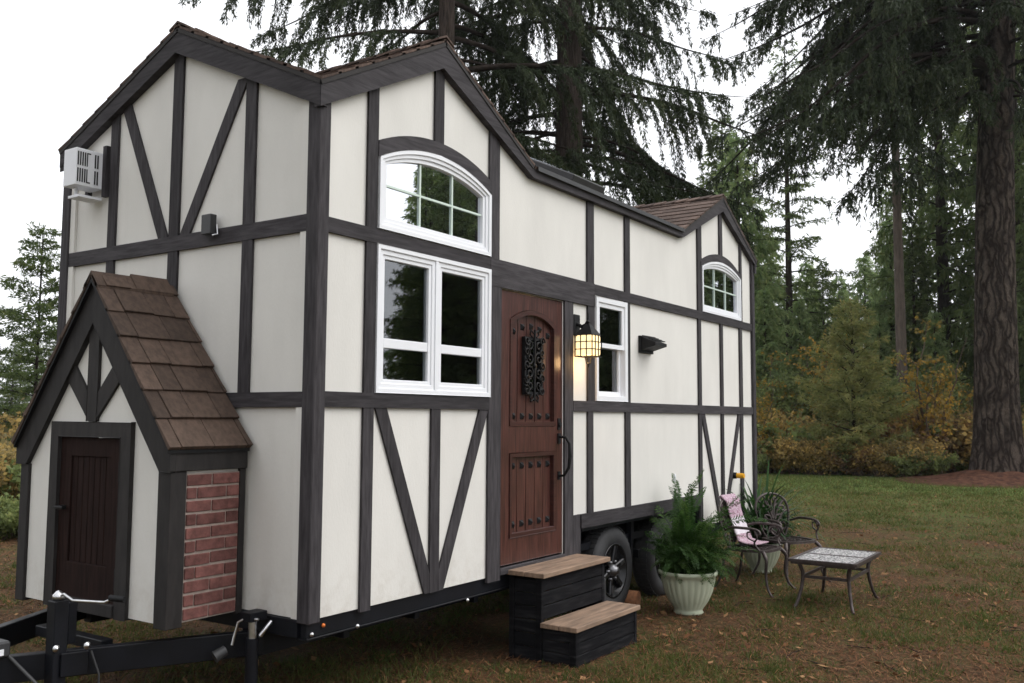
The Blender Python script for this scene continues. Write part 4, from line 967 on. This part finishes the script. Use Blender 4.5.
# ================================================================== TREES
FOL = 13.0
def tapered(mb, pts, r0, r1, n=7):
    k = len(pts); mb.tube(pts, [r0+(r1-r0)*i/(k-1) for i in range(k)], n, caps=False)
def conifer(seed, h, r_base, z0, lmax, nl, dens=1.0, droop=.5, hang=.5, leaf=(.16,.022), matn='fir', shape='cone', spread=.9, trunk_n=12, extra=(), lean=(0,0), zmax=None, bark='bark', twig=1.0, fol=None, avoid=None, u0=.12, gaps=0):
    FO = fol or FOL
    """returns (wood MB, leaf verts, tints), base at the origin; limbs carry side twigs with hanging sprays"""
    rg = np.random.default_rng(seed); W = MB(); WL = MB(); LV, LT = [], []
    tp = [(lean[0]*t*t, lean[1]*t*t, h*t) for t in np.linspace(0,1,14)]
    def tr_at(z): t = z/h; return np.array([lean[0]*t*t, lean[1]*t*t, z])
    def rad(z): return r_base*(1-z/h)**.8*(1+.45*math.exp(-z/(r_base*1.6))) + .012
    tapered_pts = [tr_at(z) for z in np.concatenate([np.linspace(0,2,7), np.linspace(2.6,h,22)])]
    W.tube([tuple(p) for p in tapered_pts], [rad(p[2]) for p in tapered_pts], trunk_n, caps=False)
    limbs = []
    zmx = zmax or h*.99
    for i in range(nl):
        z = z0 + (zmx-z0)*((i+rg.random())/nl)**1.0
        t = (z-z0)/(h-z0)
        if shape == 'cone': L0 = lmax*(1-t)**.75*(.55+.45*min(1,(t+.03)/.18))
        else: L0 = lmax*math.sqrt(max(0,1-t**2.2))*(.6+.4*min(1,(t+.05)/.2))
        az_ = i*2.399+rg.normal(0,.35)
        if avoid is not None and math.cos(az_-avoid) > .12: continue
        limbs.append((z, az_, L0*rg.uniform(.6,1.1)+.12, rg.uniform(-.15,.30)+.5*t))
    limbs += list(extra)
    for z, az, L0, el in limbs:
        n = max(5, int(L0/.30)); p = tr_at(z); pts = [p]; e = el; a = az; st = L0/n
        for k in range(n):
            u = (k+1)/n
            p = p + st*np.array([math.cos(e)*math.cos(a), math.cos(e)*math.sin(a), math.sin(e)]); pts.append(p)
            e -= droop/n*(1.7 if u < .6 else -.9); a += rg.normal(0,.05)
        r0 = min(rad(z)*.45, .012+.010*L0)
        WL.tube([tuple(q) for q in pts], [max(r0*(1-i/len(pts)),.006) for i in range(len(pts))], 5, caps=False)
        pts = np.array(pts)
        sp = .21/dens; m = int(L0*.88/sp)+2
        for j in range(m):
            u = min(.995, u0+(1-u0)*(j+rg.random()*.6)/m); q = u*n; i0 = min(int(q), n-1); b = pts[i0]*(1-(q-i0))+pts[i0+1]*(q-i0)
            T = pts[i0+1]-pts[i0]; T /= np.linalg.norm(T)+1e-9
            thin = .12 if not gaps else (.10 if math.sin(u*L0*2.3+z*5) > -.15 else gaps)
            for s in (-1, 1):
                if rg.random() < thin: continue
                side = np.array([-T[1], T[0], 0])*s; side /= np.linalg.norm(side)+1e-9
                bl = (.22+.40*L0**.8*(1-u)*spread+.22*math.sin(math.pi*u))*rg.uniform(.5,1.15)*twig; bl = min(bl, 2.0)
                d = side*.8+T*.7; d /= np.linalg.norm(d); k2 = max(3,int(bl/.16)); tt = np.linspace(0,1,k2+1)[:,None]
                sagg = hang*bl*rg.uniform(.6,1.3)
                B = b+d*bl*tt*(1-.25*tt*hang) + np.array([0,0,-1.])*sagg*tt**1.6 + rg.normal(0,.02,size=(k2+1,3))
                # needles / sprays along the twig
                per = max(6, int(bl/leaf[0]*FO*dens)); ti = rg.random(per)*k2; ii = np.minimum(ti.astype(int), k2-1); ff = (ti-ii)[:,None]
                P = B[ii]*(1-ff)+B[ii+1]*ff + rg.normal(0,.03,size=(per,3)); TD = norm(B[ii+1]-B[ii])
                D = norm(TD*.7+rg.normal(0,.45,size=(per,3))+np.array([0,0,-.35*hang-.05]))
                nn = norm(np.cross(D, rnd_unit(per, rg))); ln = leaf[0]*rg.uniform(.6,1.4,per); wd_ = leaf[1]*rg.uniform(.7,1.3,per)
                V, _ = quads(P, D, nn, ln, wd_); LV.append(V)
                tone = .25+.35*rg.random(); LT.append(np.clip(tone+rg.normal(0,.13,per)+.25*(ti/k2-.5),0,1))
    return (W, WL), np.concatenate(LV), np.concatenate(LT)
def wood(W, WL, m, parent=None):
    n = len(W.f); A = MB(); A.v = list(W.v); A.f = list(W.f); A.sm = list(W.sm); A.add(WL.v, WL.f, True)
    o = A.build('trunk', m, parent); o.data.materials.append(M['limb'])
    mi = np.zeros(len(o.data.polygons), np.int32); mi[n:] = 1; o.data.polygons.foreach_set('material_index', mi); return o
def make_tree(name, loc, args, label, cat, group=None, bark='bark', leafm='fir', scale=1, rz=0):
    W, LV, LT = conifer(**args)
    print('TREE', len(LV)//4)
    t = empty(name, (0,0,0)); ORG[t.name] = Vector((0,0,0))
    wood(W[0], W[1], M[bark], t)
    npmesh('crown', LV, np.arange(len(LV)).reshape(-1,4), M[leafm], t, LT)
    t.location = (loc[0], loc[1], 0); t.scale = (scale,)*3; t.rotation_euler = (0,0,rz)
    tag(t, label, cat, group); return t
# two big firs behind the cottage
make_tree('fir_tree', at(569,24), dict(seed=3,h=30,r_base=.46,z0=6.0,lmax=7.6,nl=84,dens=.90,droop=.55,hang=1.25,leaf=(.12,.014),zmax=17.5,trunk_n=20,fol=29,avoid=math.atan2(-F_.y,-F_.x),u0=.22,spread=.9,twig=1.15,gaps=.75), 'tall dark fir with thick straight trunk rising behind the middle of the cottage roof', 'fir tree', leafm='fir_dark')
make_tree('fir_tree', at(443,22), dict(seed=8,h=25,r_base=.30,z0=6.5,lmax=8.6,nl=84,dens=.85,droop=.45,hang=1.0,leaf=(.12,.015),zmax=16,trunk_n=20,fol=29,avoid=math.atan2(-F_.y,-F_.x),u0=.20,spread=.9,twig=1.15,gaps=.70), 'dark fir with thinner trunk behind the nearer roof gable', 'fir tree', leafm='fir_dark')
# big fir at the right
bl = at(994,29.8)
def big_fir():
    # limb list reaching left over the lawn and hanging down
    azl = math.atan2(-R_.y, -R_.x)
    rg = np.random.default_rng(21); ex = []
    for i in range(46):
        ex.append((rg.uniform(11.8,18.0), azl+rg.normal(0,.50), rg.uniform(5.5,10.5), rg.uniform(-.05,.30)))
    ex += [(15.5, azl-.1, 12.0, -.12), (12.5, azl+.15, 7.5, -.25)]
    W, LV, LT = conifer(seed=14,h=38,r_base=.57,z0=10.8,lmax=6.5,nl=64,dens=.62,droop=.85,hang=1.0,leaf=(.15,.019),zmax=20,trunk_n=96,fol=27,u0=.2,spread=.85,twig=1.05,gaps=.80,extra=ex,lean=(2.2,-3.3))
    # ridged bark
    W, WL = W; V = np.array(W.v); ntr = 29*96
    for i in range(ntr):
        x, y, z = V[i]; t = z/38; cx, cy = 2.2*t*t, -3.3*t*t; a = math.atan2(y-cy, x-cx)
        rr = math.hypot(x-cx, y-cy); f = 1+.045*abs(math.sin(a*11+1.2*math.sin(z*1.3)+z*.4))+.02*math.sin(a*23-z*.9)
        fl = 1+.10*math.exp(-z*.9)*math.sin(a*6+1)
        V[i] = (cx+(x-cx)*f*fl, cy+(y-cy)*f*fl, z)
    W.v = [tuple(v) for v in V]
    t = empty('fir_tree', (0,0,0)); ORG[t.name] = Vector((0,0,0)); wood(W, WL, M['bark_big'], t)
    npmesh('crown', LV, np.arange(len(LV)).reshape(-1,4), M['fir_dark'], t, LT)
    t.location = (bl[0], bl[1], .0); tag(t, 'massive old fir with ridged grey bark at the right edge of the lawn', 'fir tree')
big_fir()
# mound of duff round its foot
mv, mf = [], []; nr, na = 14, 48
for i in range(nr+1):
    for j in range(na):
        r_ = 2.9*i/nr; a = 2*math.pi*j/na; z = .42*math.exp(-(r_/1.5)**2)+.03*math.sin(a*5+r_*3)*math.exp(-r_/2) - .02*(i == nr) + (.004 if i < nr else 0)
        mv.append((bl[0]+r_*math.cos(a)*(1+.1*math.sin(3*a)), bl[1]+r_*math.sin(a), z))
for i in range(nr):
    for j in range(na): mf.append((i*na+j,(i+1)*na+j,(i+1)*na+(j+1)%na,i*na+(j+1)%na))
mm = MB(); mm.add(mv, mf, True); mm.build('duff_mound', M['duff'], kind='structure')

# background stand ----------------------------------------------------------
protos = {}
def proto(key, args, bark, leafm):
    W, LV, LT = conifer(**args); me_w = wood(W[0], W[1], M[bark]); me_c = npmesh('crown', LV, np.arange(len(LV)).reshape(-1,4), M[leafm], None, LT)
    print('PROTO', key, len(LV)//4)
    protos[key] = (me_w.data, me_c.data); bpy.data.objects.remove(me_w); bpy.data.objects.remove(me_c)
def place(key, name, loc, s, rz, label, cat, group=None, sz=None):
    t = bpy.data.objects.new(name, None); COL.objects.link(t); t.location = (loc[0],loc[1],0); t.scale = (s,s,sz or s); t.rotation_euler = (0,0,rz)
    for nm, me in zip(('trunk','crown'), protos[key]):
        o = bpy.data.objects.new(nm, me); COL.objects.link(o); o.parent = t
    tag(t, label, cat, group); return t
proto('cedar', dict(seed=31,h=14,r_base=.20,z0=.6,lmax=3.3,nl=125,dens=.7,droop=.5,hang=.75,leaf=(.26,.040),trunk_n=10), 'bark_thin', 'cedar')
proto('firm', dict(seed=32,h=16,r_base=.20,z0=1.2,lmax=3.3,nl=110,dens=.65,droop=.35,hang=.35,leaf=(.26,.036),trunk_n=10), 'bark_thin', 'fir')
proto('dark', dict(seed=33,h=26,r_base=.32,z0=1.0,lmax=4.6,nl=120,dens=.50,droop=.55,hang=.9,leaf=(.34,.048),trunk_n=10), 'bark_thin', 'fir')
proto('slim', dict(seed=34,h=21,r_base=.22,z0=5.0,lmax=4.0,nl=60,dens=.62,droop=.35,hang=.25,leaf=(.24,.032),trunk_n=10,spread=.45), 'bark_thin', 'fir')
proto('thin', dict(seed=35,h=27,r_base=.21,z0=10.5,lmax=3.6,nl=60,dens=.6,droop=.8,hang=1.1,leaf=(.28,.036),trunk_n=12), 'pale_bark', 'fir_dark')
proto('young', dict(seed=36,h=5.0,r_base=.07,z0=.15,lmax=2.3,nl=70,dens=.75,droop=-.3,hang=.15,leaf=(.16,.018),trunk_n=7), 'bark_thin', 'young')
proto('leftfir', dict(seed=37,h=7.0,r_base=.045,z0=.3,lmax=2.2,nl=64,dens=.85,droop=.15,hang=.2,leaf=(.13,.018),trunk_n=7,spread=.5,fol=13), 'bark_thin', 'fir')
GB = 'trees in the wood beyond the lawn'
place('slim', 'fir_tree', at(790,45), .95, .4, 'slim open branched fir standing against the bright sky right of the cottage', 'fir tree')
place('thin', 'fir_tree', at(901,37.5), 1.0, 1.3, 'fir with tall bare pale trunk and high crown in the wood', 'fir tree')
place('young', 'young_conifer', at(852,31.5), 1.08, .3, 'feathery olive green young conifer in the middle of the autumn brush', 'young conifer')
place('leftfir', 'fir_tree', at(38,26), .93, 1.0, 'small lone fir standing left of the cottage', 'fir tree')
bgl = {'cedar':'soft green cedar among the trees beyond the lawn', 'firm':'mid green fir among the trees beyond the lawn', 'dark':'tall dark fir in the thick wood behind the massive fir'}
rb = random.Random(4)
for key, u, d, s in [('dark',945,43,.95),('dark',1022,41,1.0),('dark',1078,44,1.1),('dark',925,52,.78),('dark',985,50,1.05),('dark',890,66,.72),('dark',1050,38,.8),
                     ('cedar',740,40,1.0),('cedar',772,52,.85),('cedar',808,57,.80),('cedar',840,60,.76),('cedar',866,56,.80),('cedar',893,46,.80),('firm',725,46,1.05),('firm',756,58,.82),('firm',824,50,.62),('firm',915,42,.62),
                     ('cedar',935,38,.42),('cedar',880,40,.42),('cedar',800,42,.50),('cedar',765,38,.5),('firm',790,64,.72),('firm',850,70,.72),('firm',815,72,.7),('cedar',905,58,.8)]:
    place(key, 'cedar_tree' if key == 'cedar' else 'fir_tree', at(u,d), s, rb.uniform(0,6), bgl[key], 'cedar' if key == 'cedar' else 'fir tree', GB + ' ' + {'cedar':'(cedars)','firm':'(firs)','dark':'(dark firs)'}[key])
for i in range(13):                              # third row closing the wood
    place('firm', 'fir_tree', at(715+i*27+rb.uniform(-8,8), rb.uniform(78,95)), rb.uniform(.60,.72), rb.uniform(0,6), 'distant fir in the far row closing the wood', 'fir tree', 'far firs closing the wood')
for i in range(11):                              # far treeline at the left
    place('firm', 'fir_tree', at(-45+i*14+rb.uniform(-4,4), rb.uniform(80,100)), rb.uniform(.50,.72), rb.uniform(0,6), 'distant fir on the far treeline left of the cottage', 'fir tree', 'distant firs at the left')
# the row across the lawn, mirrored in the cottage windows
az = lambda deg, d: (1.1+math.cos(math.radians(deg))*d, math.sin(math.radians(deg))*d)
for deg, d, k, s in [(-39.4,35,'firm',.83),(-38.0,36,'firm',.84),(-36.9,37,'firm',.83),(-35.6,34,'dark',.60),(-34.3,36,'dark',.6)] + [(-39.0+i*.75, 41+(i%3), ('cedar','firm')[i%2], (1.12,1.02)[i%2]) for i in range(13)] + [(-29+i*1.3, 36+3*(i%3), ('cedar','dark')[i%2], (.95,.50)[i%2]) for i in range(12)]:
    place(k, 'fir_tree', az(deg,d), s, rb.uniform(0,6), 'fir in the row across the lawn mirrored in the arched window', 'fir tree', 'firs across the lawn')

# unseen firs added behind the camera to block sky light from the hitch end
for i in range(9):
    a = math.radians(128 + i*18 + rb.uniform(-4,4)); d = rb.uniform(17, 22)
    place('dark', 'fir_tree', (-1.5+math.cos(a)*d, 1.0+math.sin(a)*d), rb.uniform(.75,.9), rb.uniform(0,6), 'tall unseen fir added behind the camera to shade the hitch end', 'fir tree', 'unseen firs added to shade the hitch end')
# shrubs ----------------------------------------------------------------------
def shrub_mesh(seed, h, r, nst, nleaf, leafm, leaf=(.07,.03), sparse=False, up=.6):
    rg = np.random.default_rng(seed); W = MB(); Ps = []
    for i in range(nst):
        a = rg.uniform(0,6.28); sp = r*rg.uniform(.2,1)*(1 if not sparse else .5); hh = h*rg.uniform(.55,1)
        b = np.array([rg.uniform(-.15,.15)*r, rg.uniform(-.15,.15)*r, 0]); n = 6; pts = []
        for k in range(n+1):
            t = k/n; pts.append(b+np.array([math.cos(a)*sp*t**1.3, math.sin(a)*sp*t**1.3, hh*t*(1-.12*t)])+rg.normal(0,.03*h,3)*t)
        W.tube([tuple(q) for q in pts], [max(.012*h/1.5*(1-.8*k/n),.003) for k in range(n+1)], 4, caps=False)
        pts = np.array(pts)
        for tw in range(7 if not sparse else 10):
            u = rg.uniform(.25,1)*n; i0 = min(int(u),n-1); c = pts[i0]*(1-(u-i0))+pts[i0+1]*(u-i0); d = rnd_unit(1,rg)[0]; d[2] = abs(d[2])*up; ln = .28*h*rg.uniform(.4,1)
            e = c+d*ln; W.tube([tuple(c), tuple((c+e)/2+rg.normal(0,.02,3)), tuple(e)], [.005,.004,.002], 3, caps=False)
            m = nleaf; t = rg.random(m)[:,None]; Ps.append(c+(e-c)*t+rg.normal(0,.06*h if not sparse else .05,size=(m,3)))
    P = np.concatenate(Ps); P[:,2] = np.abs(P[:,2]); n = len(P); D = rnd_unit(n,rg); D[:,2] -= .3; D = norm(D)
    V, _ = quads(P, D, norm(np.cross(D, rnd_unit(n,rg))), leaf[0]*rg.uniform(.6,1.4,n), leaf[1]*rg.uniform(.6,1.3,n))
    clump = .5+.5*np.sin(P[:,0]*3.1/h+seed)*np.sin(P[:,1]*3.7/h+2*seed)*np.cos(P[:,2]*4/h)
    T = np.clip(.2+.45*clump+rg.normal(0,.18,n),0,1)
    w_ = W.build('stems', M['stem']); c_ = npmesh('foliage', V, np.arange(len(V)).reshape(-1,4), M[leafm], None, T)
    r_ = (w_.data, c_.data); bpy.data.objects.remove(w_); bpy.data.objects.remove(c_); return r_
SHR = {'russet':[shrub_mesh(40+i,1.5,1.1,26,17,'russet',(.11,.05)) for i in range(2)], 'gold':[shrub_mesh(50+i,1.7,1.2,26,17,'gold',(.11,.05)) for i in range(2)],
       'bush':[shrub_mesh(60+i,1.3,1.3,26,19,'bush',(.11,.045)) for i in range(2)], 'birch':[shrub_mesh(70+i,6.0,2.2,7,15,'birch',(.13,.06),True) for i in range(2)],
       'greenbig':[shrub_mesh(80+i,4.2,2.3,24,46,'bush',(.13,.055)) for i in range(2)]}
def pshrub(key, name, loc, s, label, cat, group):
    t = bpy.data.objects.new(name, None); COL.objects.link(t); t.location = (loc[0],loc[1],0); t.scale = (s*rb.uniform(.9,1.2),s*rb.uniform(.9,1.2),s); t.rotation_euler = (0,0,rb.uniform(0,6))
    for nm, me in zip(('stems','foliage'), SHR[key][rb.randrange(2)]):
        o = bpy.data.objects.new(nm, me); COL.objects.link(o); o.parent = t
    tag(t, label, cat, group)
LB = {'russet':('russet leaved shrub in the brush at the far edge of the lawn','russet shrubs beyond the lawn'),'gold':('golden leaved shrub in the brush at the far edge of the lawn','golden shrubs beyond the lawn'),'bush':('low green shrub along the far edge of the lawn','green shrubs beyond the lawn')}
u = 748.0
while u < 1040:                                  # front line along the mown edge
    k = rb.choice(['bush','bush','gold','gold','russet']); pshrub(k, 'shrub', at(u, rb.uniform(30.4,31.4) if u < 935 else rb.uniform(33.5,34.5)), rb.uniform(.45,.8), LB[k][0], 'shrub', LB[k][1]); u += rb.uniform(9,15)
u = 750.0
while u < 1040:
    k = rb.choice(['russet','gold','gold','russet','bush']); pshrub(k, 'shrub', at(u, rb.uniform(31.8,34) if u < 935 else rb.uniform(34,36)), rb.uniform(.9,1.45), LB[k][0], 'shrub', LB[k][1]); u += rb.uniform(12,20)
for u, d, s in [(760,36,.9),(800,37,.95),(838,38,.9),(872,37,.85),(905,36,.9),(940,38,.9),(785,41,1.2),(905,42,1.1),(860,43,1.2),(825,41,1.1)]: pshrub('greenbig', 'shrub', at(u,d), s, 'tall loose green shrub between the autumn brush and the wood', 'shrub', 'tall green shrubs beyond the lawn')
for u, d, s in [(763,31,.62),(926,32.5,.98),(938,34,.7),(822,36,.95),(836,37,.8),(778,35,.8),(975,36,.6)]: pshrub('birch', 'birch_tree', at(u,d), s, 'thin young birch with sparse yellow leaves in the brush beyond the lawn', 'birch', 'young yellow birches')
# left side brush
GL = {'russet':('rusty autumn shrub on the field left of the cottage','rusty shrubs at the left'),'gold':('yellow autumn shrub on the field left of the cottage','yellow shrubs at the left'),'bush':('green shrub on the field left of the cottage','green shrubs at the left')}
for i in range(46):
    uu = rb.uniform(-70,75); dd = 16.5+26*rb.random()**1.3; k = rb.choice(['gold','gold','russet','bush'])
    pshrub(k, 'shrub', at(uu,dd), rb.uniform(.55,.95)*(1 if dd < 24 else 1.3), GL[k][0], 'shrub', GL[k][1])
for i in range(9):
    pshrub('bush', 'shrub', at(-60+i*15+rb.uniform(-4,4), rb.uniform(14.6,15.8)), rb.uniform(.35,.5), GL['bush'][0], 'shrub', GL['bush'][1])

# ================================================================== GRASS, NEEDLES, LEAVES
def fnoise(x, y):                                # cheap patchiness
    return (np.sin(x*1.7+1.3*np.sin(y*1.1))+np.sin(y*2.3+1.7*np.sin(x*.9+2))+.7*np.sin(x*5.1+y*3.3)+.7*np.sin(y*6.3-x*4.2))/3.4
def scatter(n, rng, dmin, dmax, u0=-60, u1=1084):
    d = dmin*(dmax/dmin)**rng.random(n); uu = rng.uniform(u0,u1,n)
    ang = np.arctan((uu-512)/925.4); fy = math.atan2(F_.y, F_.x)
    x = CAM.x+d*np.cos(fy-ang); y = CAM.y+d*np.sin(fy-ang); return x, y, d
rg = np.random.default_rng(99)
x, y, d = scatter(420000, rg, 4.2, 30)
keep = (fnoise(x,y)+rg.normal(0,.40,len(x)) > .46-np.clip((x-12)/10,0,1)*1.5); x, y, d = x[keep], y[keep], d[keep]
n = len(x); P = np.stack([x,y,np.zeros(n)],1); hh = rg.uniform(.018,.050,n)*(1+d/30)*(1+.5*np.clip(fnoise(x*2,y*2),0,1)); lean_ = rg.normal(0,.75,size=(n,2))
D = norm(np.concatenate([lean_, np.ones((n,1))],1)); sdv = norm(np.cross(D, rnd_unit(n,rg))); wd = .0022*(1+d/9)
V = np.stack([P-sdv*wd[:,None], P+sdv*wd[:,None], P+D*hh[:,None]],1).reshape(-1,3)
nt_ = 1000; tx, ty, td = scatter(nt_, rg, 4.3, 26); ok = fnoise(tx,ty) > -.25; tx, ty, td = tx[ok], ty[ok], td[ok]; per = 70
cx_ = np.repeat(tx,per); cy_ = np.repeat(ty,per); dd_ = np.repeat(td,per); rr_ = np.repeat(rg.uniform(.04,.16,len(tx)),per); n2 = len(cx_)
off = rg.normal(size=(n2,2))*rr_[:,None]; P2 = np.stack([cx_+off[:,0], cy_+off[:,1], np.zeros(n2)],1); h2 = rg.uniform(.025,.065,n2)*(1+dd_/30)
D2 = norm(np.concatenate([rg.normal(0,.6,size=(n2,2))+off*3, np.ones((n2,1))],1)); s2_ = norm(np.cross(D2, rnd_unit(n2,rg))); w2_ = .0026*(1+dd_/9)
V2 = np.stack([P2-s2_*w2_[:,None], P2+s2_*w2_[:,None], P2+D2*h2[:,None]],1).reshape(-1,3); V = np.concatenate([V, V2]); nb = len(V)//3
tt_ = np.concatenate([np.clip(rg.normal(.42,.25,n)-.05*np.clip((x-14)/8,0,1),0,1), np.clip(np.repeat(rg.uniform(.05,.5,len(tx)),per)+rg.normal(0,.12,n2),0,1)])
gr_ = npmesh('grass', V, np.arange(len(V)).reshape(-1,3), M['grass'], None, tt_); tag(gr_, 'short patchy lawn grass growing through brown needles', 'grass', kind='stuff')
x, y, d = scatter(300000, rg, 4.2, 24); n = len(x); P = np.stack([x,y,rg.uniform(.003,.016,n)],1); a = rg.uniform(0,6.28,n); D = np.stack([np.cos(a),np.sin(a),rg.normal(0,.25,n)],1); D = norm(D)
V, _ = quads(P, D, norm(np.cross(D,np.array([0,0,1.])))+rg.normal(0,.3,size=(n,3))*0, rg.uniform(.03,.075,n)*(1+d/25), .0016*(1+d/8))
nd = npmesh('fallen_needles', V, np.arange(len(V)).reshape(-1,4), M['litter'], None, np.clip(rg.normal(.38,.25,n),0,1)); tag(nd, 'brown conifer needles and twigs scattered over the lawn', 'fallen needles', kind='stuff')
x, y, d = scatter(2600, rg, 4.4, 26); n = len(x); P = np.stack([x,y,rg.uniform(.01,.03,n)],1); a = rg.uniform(0,6.28,n); D = norm(np.stack([np.cos(a),np.sin(a),rg.normal(0,.35,n)],1))
V, _ = quads(P, D, norm(np.cross(D,np.array([0,0,1.])+rg.normal(0,.4,size=(n,3)))), rg.uniform(.03,.085,n), rg.uniform(.010,.026,n))
fl_ = npmesh('fallen_leaves', V, np.arange(len(V)).reshape(-1,4), M['litter'], None, np.clip(rg.uniform(.3,1.1,n),0,1)); tag(fl_, 'dry tan and brown leaves lying about the lawn', 'fallen leaves', kind='stuff')

tw = MB(); rt_ = random.Random(12)
xs_, ys_, _ = scatter(170, rg, 4.4, 22)
for X_, Y_ in zip(xs_, ys_):
    if -.2 < X_ < 7.4 and -.1 < Y_ < 2.7: continue
    a = rt_.uniform(0,6.28); ln = rt_.uniform(.08,.38); p = Vector((X_,Y_,.012)); pts = [p]
    for k in range(4):
        a += rt_.uniform(-.35,.35); p = p+Vector((math.cos(a),math.sin(a),rt_.uniform(-.03,.05)))*ln/4; p.z = max(p.z,.008); pts.append(p)
    tw.tube(pts, [.005,.0045,.004,.003,.002], 5, caps=False)
tw.build('fallen_twigs', M['bark'], label='small bare twigs dropped on the lawn', cat='twigs', kind='stuff')

hz = MB(); hz.box((-60,-75,-1),(140,110,44)); ho = hz.build('haze', M['dark_void'], kind='stuff', label='thin damp haze over the lawn and wood', cat='haze')
mz = bpy.data.materials.new('haze'); mz.use_nodes = True; N, L = mz.node_tree.nodes, mz.node_tree.links; N.remove(N['Principled BSDF'])
pv = N.new('ShaderNodeVolumePrincipled'); pv.inputs['Color'].default_value = (.93,.95,.97,1); pv.inputs['Density'].default_value = .0003; pv.inputs['Anisotropy'].default_value = .2
L.new(pv.outputs[0], N['Material Output'].inputs['Volume']); ho.data.materials.clear(); ho.data.materials.append(mz)
scene.cycles.volume_bounces = 0
